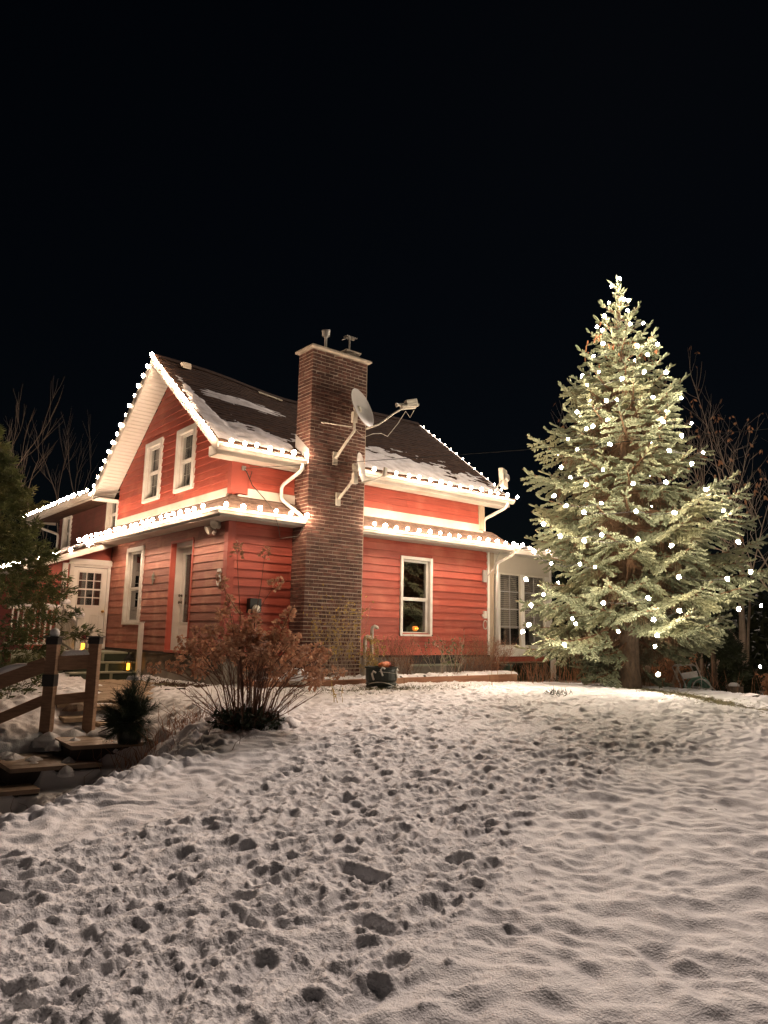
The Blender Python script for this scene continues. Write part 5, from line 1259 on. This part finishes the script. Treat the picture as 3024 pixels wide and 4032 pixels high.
# dry stalks in front of the timber steps
def stalks(name, label, fl0, sp, n, h, m='straw', lean=.5, w_=.004, kind=None):
    b = MB()
    for k in range(n):
        f, l = fl0[0]+random.gauss(0, sp[0]), fl0[1]+random.gauss(0, sp[1]); x, y = to_xy(f, l); p = Vector((x, y, gz(x, y)-.02)); d = Vector((U(-1, 1)*lean, U(-1, 1)*lean, 1)).normalized(); L = h*U(.4, 1.1); q = p+d*L
        b.tube([p, p.lerp(q, .5)+rv(.02), q+Vector((U(-.1, .1), U(-.1, .1), -abs(lean)*L*U(0, .5)))], [w_, w_*.8, w_*.3], 3, False)
    return tag(obj(name, b, m), label, kind='stuff')
stalks('dry_stalks', 'reddish dry stalks and reeds poking through the snow beside the timber steps', (8.9, 2.45), (.22, .42), 150, .38)
stalks('dry_stalks', 'scattered thin dead stems on the snowy bank', (7.7, 2.3), (.5, .5), 45, .30, 'stem', .7, .003)
stalks('dry_reeds', 'dark dry reeds and saplings behind the spruce trunk', (18, -4.8), (1.0, 2.4), 420, .75, 'straw', .35, .006)
stalks('grass_tufts', 'frosted grass tufts showing through thin snow along the lawn edge', (12.6, -5.3), (1.3, .30), 700, .07, 'grass', .9, .004)
stalks('grass_tufts', 'thin frosted grass poking through the snow in front of the tub', (10.95-.7, -.0), (.25, .9), 1, .05, 'grass', .9, .003)
b = MB()
for k in range(1300):
    x, y = random.gauss(1.9, 1.1), random.gauss(-1.95, .28)
    if y > -1.1: continue
    p = Vector((x, y, gz(x, y)-.01)); quad(b, p, Vector((U(-1, 1), U(-1, 1), U(.2, 1))).normalized(), rv(), U(.04, .09), .006)
tag(obj('lawn_grass', b, 'grass'), 'thin green-brown grass showing through the snow round the tub', kind='stuff')
b = MB()
for cx, cy in ((3.9, -4.2), (3.7, -4.35)):
    for k in range(60): x, y = random.gauss(cx, .14), random.gauss(cy, .1); quad(b, Vector((x, y, gz(x, y))), rv()+Vector((0, 0, .3)), rv(), .10, .012)
random.seed(21)
for k in range(70):
    f, l = U(3.2, 13), U(-5.5, 1.5); x, y = to_xy(f, l)
    for q_ in range(random.choice((1, 1, 2, 3))): p = Vector((x+U(-.03, .03), y+U(-.03, .03), 0)); p.z = gz(p.x, p.y)+.004; d = Vector((U(-1, 1), U(-1, 1), U(0, .25))).normalized(); quad(b, p, d, Vector((0, 0, 1)), U(.02, .06), .005)
tag(obj('fallen_twigs', b, 'pine'), 'dark fallen spruce sprigs and needles strewn on the lawn snow', kind='stuff')
b = MB()
for k in range(1500):
    x, y = -.45+random.gauss(0, .22), U(-.3, 3.3)
    if x > -.06: continue
    quad(b, Vector((x, y, gz(x, y)+U(-.02, .03))), rv(), rv(), U(.03, .06), .022)
tag(obj('bark_mulch', b, 'mulch'), 'brown mulch and fallen leaves along the foundation under the left-hand door', kind='stuff')
# small dead leaf / wood scraps
for k, (f, l) in enumerate(((10.55, 4.25), (12.2, 3.5))):
    x, y = to_xy(f, l); b = MB()
    b.lathe([(0, .10), (.10, .085), (.17, .03), (.19, 0)], (x, y, gz(x, y)-.0), 9)
    if k == 0: tag(obj('field_stone', b, 'bark'), 'brown stone lying in the snow between the two rail posts', 'stone')
    else: tag(obj('slate_scrap', MB().bar((x, y, gz(x, y)+.03), (x+.3, y-.12, gz(x, y)+.05), .12, .02), 'darkwood'), 'dark flat scrap of board lying on the snow behind the potted pine', 'board')
# --- potted pine boughs
px, py = to_xy(9.2, 3.03)
t = thing('potted_pine', 'dark pot filled with long-needled green pine boughs on the top timber step', 'potted plant', (px, py, .17))
obj('pot', MB().lathe([(0, .17), (.13, .17), (.15, .27), (.165, .39), (.175, .40), (.175, .43), (.15, .43), (0, .41)], (px, py, 0), 18), 'tub', t, smooth=True)
for k in range(64):
    a = U(0, 2*pi); el_ = U(.45, 1.5); L = U(.22, .46); d = Vector((math.cos(a)*math.cos(el_), math.sin(a)*math.cos(el_), math.sin(el_)))
    if k < 6: d = (latv*U(-.7, .7)+Vector((0, 0, U(.1, .6)))).normalized(); L = .34
    if k in (7, 8, 9, 10): d = (Vector((0, 0, 1))+latv*-.15+rv(.2)).normalized(); L = .60
    if 30 <= k < 44: el_ = U(-.6, .2); L = .22; d = Vector((math.cos(a)*math.cos(el_), math.sin(a)*math.cos(el_), math.sin(el_)))
    if k in (11, 12, 13, 14): d = (latv*(-.6 if k % 2 else .8)+Vector((0, 0, -.5))).normalized(); L = .32
    p = Vector((px, py, .40)); b = MB(); b.tube([p, p+d*L], [.006, .003], 4, False)
    for q_ in range(90):
        s_ = U(.25, 1); n_ = (d*U(.5, 1.2)+rv(.75)).normalized(); pp = p+d*L*s_; b.tube([pp, pp+n_*U(.08, .13)+Vector((0, 0, -.008))], [.0022, .0008], 3, False)
    obj('pine_bough', b, 'pine', t)
b = MB()
for k in range(26):
    d = (latv*U(.5, 1)+Vector((0, 0, U(-.3, .4)))+rv(.2)).normalized(); p = Vector((px, py, .42)); quad(b, p, d, rv(), U(.25, .42), .05)
obj('dead_leaves', b, 'bronze', t)
snow_bar((px-.08, py+.02, .92), (px+.06, py-.04, .92), .04, .05, t, 'bough_snow')

# --- the lit spruce
TB = Vector((7.6, -3.27, .45))
sp = thing('lit_spruce', 'tall blue spruce wound with white bulbs at the right of the lawn', 'tree', TB)
b = MB(); pts = []; rs_ = []
for i in range(14):
    z = i/13; pts.append(TB+Vector((.05*math.sin(z*5), .05*math.cos(z*4), -.25+z*8.9))); rs_.append(.205*(1-z)**.85+.02 if i > 0 else .30)
rs_[1] = .205
obj('trunk', b.tube(pts, rs_, 12), 'bark', sp, smooth=True)
def twig(b, p, d, L, r):
    d = d.normalized(); a = d.orthogonal().normalized(); c = d.cross(a); n = 5; ph = U(0, 6); vs = []
    for s_, k_ in ((0, .45), (.12, 1.), (.55, 1.08), (.86, .8)):
        for i in range(n):
            t_ = ph+2*pi*i/n; rr_ = r*1.1*k_*U(.72, 1.28); vs.append(p+d*L*(s_+U(-.03, .03))+(a*math.cos(t_)+c*math.sin(t_))*rr_)
    vs.append(p+d*L)
    b.add(vs, [(i*n+k, i*n+(k+1) % n, (i+1)*n+(k+1) % n, (i+1)*n+k) for i in range(3) for k in range(n)]+[(3*n+k, 3*n+(k+1) % n, 4*n) for k in range(n)])
def limb(L, seed, bare=.30, droop=.14):
    random.seed(seed); b = MB(); b.m = 1
    def ax(s): return Vector((L*s, .03*L*math.sin(s*5+seed), L*(-droop*math.sin(pi*s*.8)+.16*max(0, s-.55)**1.5)))
    b.tube([ax(s_/8) for s_ in range(9)], [.022*L**.5*(1-s_/9)+.004 for s_ in range(9)], 5, False)
    if L > 1.2:
        for k in range(int(26*L)):         # dead inner twigs hanging
            s_ = U(.08, .62); p = ax(s_); d = Vector((U(-.2, .6), U(-1, 1), U(-1.1, .1))).normalized(); q_ = p+d*U(.15, .42)
            b.tube([p, q_], [.004, .002], 3, False)
            for j in range(4): p1 = p.lerp(q_, U(.3, 1)); b.tube([p1, p1+(Vector((U(-.3, .3), U(-.3, .3), -1))).normalized()*U(.06, .2)], [.003, .001], 3, False)
    b.m = 0
    s_ = bare*L if L > .8 else .08
    step = .085; side = 1
    twig(b, ax(.9), ax(1)-ax(.9), .14+.1*L*.3, .019)
    while s_ < L*.985:
        u = s_/L; T = (ax(min(1, u+.03))-ax(u)).normalized(); side = -side; sv = Vector((-T.y, T.x, 0)).normalized()*side
        d = (T*.62+sv*.78+Vector((0, 0, U(-.22, .06)))).normalized(); SLn = min(.62, .10+.46*(L-s_))*U(.75, 1.1); p = ax(u)
        if L-s_ < .28: twig(b, p, T*.75+sv*.65+Vector((0, 0, .05)), U(.10, .16), .018)
        else:
            nseg = max(2, int(SLn/.058)); hang = -.5*SLn
            def sx(v): return p+d*SLn*v+Vector((0, 0, hang*v*v*.55+.12*SLn*max(0, v-.7)))
            b.m = 1; b.tube([sx(0), sx(.5), sx(1)], [.006, .004, .003], 3, False); b.m = 0
            for j in range(1, nseg+1):
                v = j/nseg; q_ = sx(v); dT = (sx(min(1, v+.05))-sx(v-.05)).normalized(); s2 = Vector((-dT.y, dT.x, 0)).normalized()
                for sd_ in (-1, 1):
                    if R_() < .10: continue
                    twig(b, q_, dT*.8+s2*sd_*.75+Vector((0, 0, U(-.35, .15))), U(.085, .14), U(.014, .019))
                if j % 2: twig(b, q_, dT*.8+Vector((0, 0, U(-.7, .5))), U(.06, .1), .016)
            twig(b, sx(1), sx(1)-sx(.9), U(.11, .16), .018)
        if R_() < .6: twig(b, p, T*.6+Vector((0, 0, .7))+sv*.2, U(.08, .12), .017)
        s_ += step*U(.8, 1.2)
    return mesh_of('branch', b, ['needle', 'deadtwig'])
LIB = {L: [limb(L, 100+int(L*10)+s_) for s_ in range(3)] for L in (.35, .6, .9, 1.3, 1.7, 2.1, 2.5, 2.9)}
random.seed(99)
RZs = [.55, 1.0, 1.7, 3.5, 4.1, 4.8, 5.5, 6.1, 6.7, 7.3, 8.0, 8.45, 8.9]
RRs = [2.1, 2.35, 2.6, 2.55, 2.35, 2.1, 1.8, 1.55, 1.35, 1.0, .72, .5, .3]
k = 0; z = 1.2
while z < 8.95 and k < 285:
    H_ = z; tz = (H_-.5)/8.4
    m_ = int(round(np.interp(tz, [0, .4, .8, 1], [13, 12, 9, 5]))); a0 = U(0, 6)
    for i in range(m_):
        a = a0+2*pi*i/m_+U(-.22, .22); R0 = float(np.interp(H_, RZs, RRs))
        dirv = Vector((math.cos(a), math.sin(a), 0)); latc = dirv.dot(latv)
        if z < 5: R0 *= 1+(-.07 if latc > 0 else .12*(-latc))
        if z < 1.75 and latc > 0: R0 *= .62
        R0 *= U(.62, 1.05) if R_() < .8 else U(1.0, 1.14)
        zz = z+U(-.10, .10)
        pitch = -(-.24+.80*tz**1.3)+U(-.13, .13)
        if zz < 2.15 and dirv.dot(-fwv) > .62: continue
        if zz < 2.0 and latc < -.1 and dirv.dot(-fwv) > -.2: continue
        Lk = min(LIB, key=lambda q_: abs(q_-R0)); me = random.choice(LIB[Lk]); k += 1
        inst('branch', me, (TB.x+.04*dirv.x, TB.y+.04*dirv.y, zz), sp, (U(-.2, .2), pitch, a), R0/Lk)
    z += float(np.interp(tz, [0, .5, 1], [.40, .36, .24]))*U(.9, 1.1)
# leader and top shoots
b = MB(); top = TB+Vector((0, 0, 8.55))
b.m = 0; twig(b, top, Vector((.05, 0, 1)), .62, .022)
for k in range(26):
    a = k*2.4; zz = U(-.25, .35); twig(b, top+Vector((0, 0, zz)), Vector((math.cos(a), math.sin(a), U(.5, 1.6))), U(.16, .34), .02)
b.m = 1; b.tube([top-Vector((0, 0, .8)), top+Vector((0, 0, .4))], [.03, .01], 6)
obj('leader', b, ['needle', 'deadtwig'], sp)
cm = mesh_of('cone', MB().lathe([(.006, 0), (.016, -.02), (.019, -.06), (.015, -.10), (0, -.125)], n=7), 'cone', smooth=True)
for k in range(70):
    a = U(0, 2*pi); z = random.gauss(7.35, .22); r = float(np.interp(z+.1, RZs, RRs))*U(.3, .85)
    inst('cone', cm, (TB.x+r*math.cos(a), TB.y+r*math.sin(a), TB.z+z), sp, (U(-.3, .3), U(-.3, .3), 0))
TREE = [[-0.16, -0.12, 8.95], [-0.26, 0.02, 8.79], [-0.3, -0.29, 8.35], [-0.24, -0.37, 8.32], [-0.44, -0.02, 8.32], [-0.67, -0.04, 7.94], [-0.29, -0.73, 7.66], [-0.54, -0.57, 7.62], [-0.8, -0.07, 7.57], [-0.84, -0.09, 7.25], [-0.49, -0.68, 7.13], [0.04, -0.84, 7.25], [-0.86, 0.13, 7.02], [-0.32, -0.81, 6.93], [-1.1, -0.15, 6.54], [-0.71, -0.95, 6.42], [-0.12, -1.08, 6.52], [-1.12, -0.7, 6.24], [-1.34, -0.02, 6.23], [-0.8, -1.17, 5.81], [-0.14, -1.4, 5.89], [-1.42, -0.15, 5.84], [-1.35, -0.47, 5.79], [-1.27, -0.66, 5.78], [-1.47, 0.15, 5.66], [-0.66, -1.38, 5.52], [-1.54, -0.61, 5.32], [-0.92, -1.42, 5.23], [-0.23, -1.64, 5.29], [-1.68, -0.37, 5.21], [-1.73, -0.25, 5.17], [-0.73, -1.69, 4.93], [-1.84, 0.12, 5.01], [-1.74, -0.77, 4.76], [-1.93, -0.17, 4.73], [-1.09, -1.62, 4.59], [-0.39, -1.92, 4.62], [-2.06, 0.13, 4.4], [-1.97, -0.76, 4.22], [-2.15, -0.15, 4.14], [-0.78, -1.89, 4.34], [-2.17, -0.52, 3.94], [-1.82, -1.29, 3.9], [-1.42, -1.71, 3.92], [-0.42, -2.15, 4.01], [-2.31, 0.12, 3.79], [-0.79, -2.13, 3.81], [-2.41, -0.23, 3.54], [-2.24, -0.88, 3.53], [-2.41, -0.62, 3.37], [-2.02, -1.45, 3.34], [-1.58, -1.93, 3.31], [-0.65, -2.37, 3.41], [-2.59, 0.17, 3.21], [-2.64, -0.25, 2.94], [-2.43, -1.0, 2.91], [-2.12, -1.52, 2.82], [-2.54, -0.7, 2.82], [-0.56, -2.56, 2.83], [-1.73, -1.94, 2.71], [-2.63, 0.37, 2.69], [-2.63, -0.03, 2.44], [-2.54, -0.6, 2.4], [-2.46, -0.86, 2.34], [-2.56, 0.64, 2.18], [-1.63, -1.99, 2.16], [-0.21, -2.59, 2.32], [-0.82, -2.45, 2.16], [-2.6, 0.19, 1.87], [-2.56, 0.52, 1.68], [-2.38, -0.96, 1.7], [-1.99, -1.6, 1.79], [-0.56, -2.5, 1.64], [1.98, -1.78, 1.81], [-1.61, -1.96, 1.58], [-2.52, -0.46, 1.33], [-2.52, 0.61, 1.31], [-2.43, 0.84, 1.18], [-1.92, -1.65, 1.42], [-2.24, -1.15, 1.21], [-1.86, -1.67, 1.15], [-2.47, -0.17, 0.95], [-1.84, -1.61, 0.96], [-1.7, -1.57, 0.48], [1.91, -1.72, 0.57], [-2.53, -0.4, 1.42]]
t = thing('tree_lights', 'cool white bulbs on dark wire wound round the tall spruce', 'string lights', TB+Vector((0, 0, .5)))
vdir = (-fwv)
TP = [TB+Vector(p)+vdir*.10 for p in TREE]
for k in range(22):      # bulbs round the far side of the same string
    a = math.atan2(fwv.y, fwv.x)+U(-.9, .9); z = .9+k*.36; r = .8*float(np.interp(z, RZs, RRs)); TP.append(TB+Vector((r*math.cos(a), r*math.sin(a), z)))
b = MB()
srt = sorted(TP[:86], key=lambda p: -p.z)
for i in range(len(srt)-1):
    p, q_ = srt[i], srt[i+1]
    if (p-q_).length < 1.0: b.tube([p, p.lerp(q_, .5)-Vector((0, 0, .05)), q_], .006, 4, False)
for p in TP: b.lathe([(.013, -.05), (.015, -.03), (.013, -.012)], p-Vector((0, 0, .012)), 6)
obj('wire', b, 'wire', t, kind='stuff')
for p in TP: o = inst('bulb', random.choice((BT, BT, BT2)), p, t); o.rotation_euler = (U(-1, 1), U(-1, 1), 0)

# --- cedar at the left edge
def foliage_column(name, label, cat, c, zr, n, m='cedar', flake=.16, seed=1, trunk=True, sq=1., group=None):
    random.seed(seed); t = thing(name, label, cat, c, group); c = Vector(c); zs = [q_[0] for q_ in zr]; rs = [q_[1] for q_ in zr]; b = MB()
    nb = max(40, n//60)
    for k in range(nb):
        z = zs[0]+(zs[-1]-zs[0])*(R_()**1.25); r = float(np.interp(z, zs, rs))*U(.75, 1.12); a = U(0, 2*pi)
        o = Vector((math.cos(a), math.sin(a), 0)); d = (o+Vector((0, 0, U(-.12, .45)))).normalized()
        for j in range(n//nb):
            s_ = 1-R_()**1.5*.55; p = c+Vector((0, 0, z-c.z if False else z))*1-Vector((0, 0, 0))+d*r*s_*1+rv(.09+.10*(1-s_)); p.z = c.z*0+z+d.z*r*(s_-1)*.8+U(-.09, .09)+c.z*0
            q_ = (d*U(.4, 1)+rv(.7)+Vector((0, 0, -.15))).normalized(); s2 = q_.cross(rv()).normalized()
            L = flake*U(.5, 1.1)
            for w_ in (-.5, 0, .5):
                e = (q_+s2*w_).normalized(); quad(b, p, e, rv(), L*(1-.3*abs(w_)), L*.17)
    obj('foliage', b, m, t)
    if trunk: obj('trunk', MB().tube([(c.x, c.y, c.z-.2), (c.x, c.y, c.z+(zs[-1]-c.z)*.9)], [.11, .02], 8), 'bark', t)
    return t
x, y = to_xy(12.7, 7.15)
foliage_column('cedar_tree', 'shaggy olive-green cedar at the left edge in front of the entry', 'tree', (x, y, .25), [(.25, 1.5), (.9, 1.95), (1.8, 1.95), (2.3, 1.55), (2.9, 1.35), (3.6, .95), (4.3, .55), (5.0, .12)], 15000, seed=4)
x, y = to_xy(11.0, 6.0)
foliage_column('snowy_shrub', 'low spreading evergreen dusted with snow behind the handrail', 'shrub', (x, y, .05), [(.0, .9), (.35, 1.1), (.6, .9), (.9, .4)], 3000, seed=5, trunk=False, flake=.12)
b = MB(); random.seed(8)
for k in range(420):
    a = U(0, 2*pi); r = 1.15*math.sqrt(R_()); p = Vector((x+r*math.cos(a), y+r*math.sin(a), .05+.75*(1-(r/1.3)**2)+U(-.05, .12))); s_ = U(.015, .045); b.add([p+rv(s_), p+rv(s_), p+rv(s_), p+rv(s_)], [(0, 1, 2), (0, 2, 3), (0, 3, 1), (1, 3, 2)])
tag(obj('shrub_snow', b, 'snow', smooth=True), 'bits of snow caught in the low evergreen behind the handrail', kind='stuff')
# --- bare trees
def bare_tree(name, label, c, h, seed, lean=(0, 0), r0=.07, depth=4, leaf=0, group=None, forks=None, mt='greystem', spread=.55):
    random.seed(seed); t = thing(name, label, 'tree', c, group); tr = MB(); br = MB(); lf = MB(); c = Vector(c)
    def grow(p, d, L, r, dep, mb):
        pts = [p]; n = 5
        for i in range(n):
            d = (d+rv(.11)+Vector((0, 0, .05))).normalized(); pts.append(pts[-1]+d*L/n)
        mb.tube(pts, [r*(1-.55*i/n) for i in range(n+1)], 6 if r > .02 else 4 if r > .008 else 3, False)
        if dep <= 0:
            if leaf and R_() < leaf:
                for q_ in range(random.choice((1, 2, 3))): quad(lf, pts[-1]+rv(.04), (rv(.6)+Vector((0, 0, -.8))).normalized(), rv(), U(.10, .17), .07)
            return
        m_ = random.choice((2, 3, 3))+(1 if dep < 3 else 0)
        for k_ in range(m_):
            i = random.choice((2, 3, 4, 5)) if k_ else 5
            nd = (d*.9+rv(spread)); nd.z = max(nd.z, -.1)+.12; grow(pts[i], nd.normalized(), L*U(.52, .75), r*.45*(1-.04*i)+.0015, dep-1, br)
    grow(c-Vector((0, 0, .1)), Vector((lean[0], lean[1], 1)).normalized(), h*.42, r0, depth, tr)
    obj('trunk', tr, mt, t, smooth=True); obj('branches', br, mt, t, smooth=True)
    if lf.v: obj('leaves', lf, 'oakleaf', t)
    return t
gr = 'bare trees behind the house at the left'
for (f, l, h, s_, ln, lab) in ((24, 11.1, 8.9, 11, (.05, .1), 'pale forked bare tree rising beyond the far left eave'), (23, 12.0, 9.0, 12, (-.04, 0), 'slim bare tree at the far left behind the cedar'), (26, 10.6, 9.5, 13, (.1, -.1), 'low bare sapling leaning behind the left slope of the gable')):
    x, y = to_xy(f, l); bare_tree('bare_tree', lab, (x, y, .2), h, s_, (-ln[0]*.774, ln[0]*.633), .09, 4, 0, gr, spread=.36, mt='birch')
gr = 'bare trees in the dark wood at the right'
labs = ['bare tree with a forked trunk and brown leaves right of the spruce', 'slim bare tree close behind the right side of the spruce', 'bare tree with leaning pale trunk at the right frame edge', 'thin bare tree behind the upper right of the spruce', 'bare scrubby tree deep in the wood right of the spruce', 'low brushy bare tree behind the lower right of the spruce', 'bare sapling with curled brown leaves near the right frame edge', 'small bare tree between spruce and right frame edge']
for i, (f, l, h, s_, le, r0) in enumerate(((21, -10.1, 10.5, 31, .5, .10), (20, -8.9, 9.0, 32, .2, .06), (19.5, -10.6, 9.2, 33, .3, .09), (23, -9.3, 10.5, 34, .2, .07), (24, -11.5, 10.0, 35, .5, .08), (19, -8.2, 5.5, 36, .3, .05), (20, -11.0, 7.5, 37, .5, .06), (22, -10.8, 8.5, 38, .4, .06))):
    x, y = to_xy(f, l); bare_tree('bare_tree', labs[i], (x, y, -.2), h, s_, (U(-.12, .12), U(-.12, .12)), r0, 4, le, gr, spread=.7)
# saplings with pale stems under the spruce
labs = ['thin pale sapling stem leaning left just right of the spruce trunk', 'straight thin trunk behind the pale sapling', 'pale stem leaning towards the hose reel', 'thin straight trunk behind the hose reel', 'thin dark trunk left of the spruce trunk']
for i, (f, l, h, ln, r_) in enumerate(((17.0, -5.75, 2.8, .25, .045), (17.5, -6.25, 2.6, 0, .07), (17.6, -6.75, 2.6, -.35, .05), (18.5, -7.2, 2.9, .02, .06), (18.5, -5.2, 3.0, .02, .07))):
    x, y = to_xy(f, l); t = thing('sapling', labs[i], 'tree', (x, y, .1), 'young trunks behind the spruce')
    p = Vector((x, y, .1)); obj('trunk', MB().tube([p, p+latv*ln*h*.5+Vector((0, 0, h*.5))+rv(.03), p+latv*ln*h+Vector((0, 0, h))], [r_, r_*.85, r_*.6], 8), 'greystem', t, smooth=True)
    b = MB()
    for q_ in range(16): p0 = p+latv*ln*h*.5+Vector((0, 0, U(.3, 1)*h)); p1 = p0+rv(.5); b.tube([p0, p0.lerp(p1, .5)+rv(.05), p1], [.008, .005, .002], 3, False)
    obj('twigs', b, 'greystem', t)
# dark conifers closing the background under and behind the spruce
labs = ['small dark conifer at the lower right behind the hose reel', 'dark young conifer behind the right skirt of the spruce', 'dark low conifer behind the left skirt of the spruce', 'dark conifer beyond the right frame edge of the lawn', 'dark low conifer in the gap left of the spruce trunk']
for i, (f, l, h, w_) in enumerate(((18.6, -8.3, 2.4, 1.0), (20.5, -8.8, 3.4, 1.4), (20, -4.4, 1.7, 1.3), (20.5, -11.3, 2.6, 1.4), (21, -6.0, 2.3, 1.6))):
    x, y = to_xy(f, l); foliage_column('dark_conifer', labs[i], 'tree', (x, y, .0), [(.0, w_), (.5, w_), (h*.5, w_*.62), (h, .08)], 3600, 'conifer', .17, 60+i, group='dark conifers behind the spruce')
random.seed(77)
b = MB()
for k in range(15000):
    f, l = U(25, 33), U(-19, -1.5) if k % 5 else U(-3, 1); x, y = to_xy(f, l); h = 3.0+1.6*math.sin(l*1.9)+1.0*math.sin(l*4.1+f); z = -.4+h*R_()**1.3
    p = Vector((x, y, z)); quad(b, p, (rv()+Vector((0, 0, -.2))).normalized(), rv(), U(.25, .6), U(.12, .25))
tag(obj('far_woods', b, 'conifer'), 'dark mass of far evergreen undergrowth closing the view behind the spruce', kind='stuff')
stem_bush('brown_leaf_shrub', 'shrub holding rust-brown leaves behind the hose reel', 'shrub', (*to_xy(17.8, -7.0), .2), 34, 1.25, 1.3, 'stem', 'oakleaf', 10, .08, None, .006)
stem_bush('seed_heads', 'clump of tan seed heads at the right frame edge', 'plant', (*to_xy(17.2, -8.95), .2), 22, .62, .5, 'straw', 'oakleaf', 6, .08, None, .006)
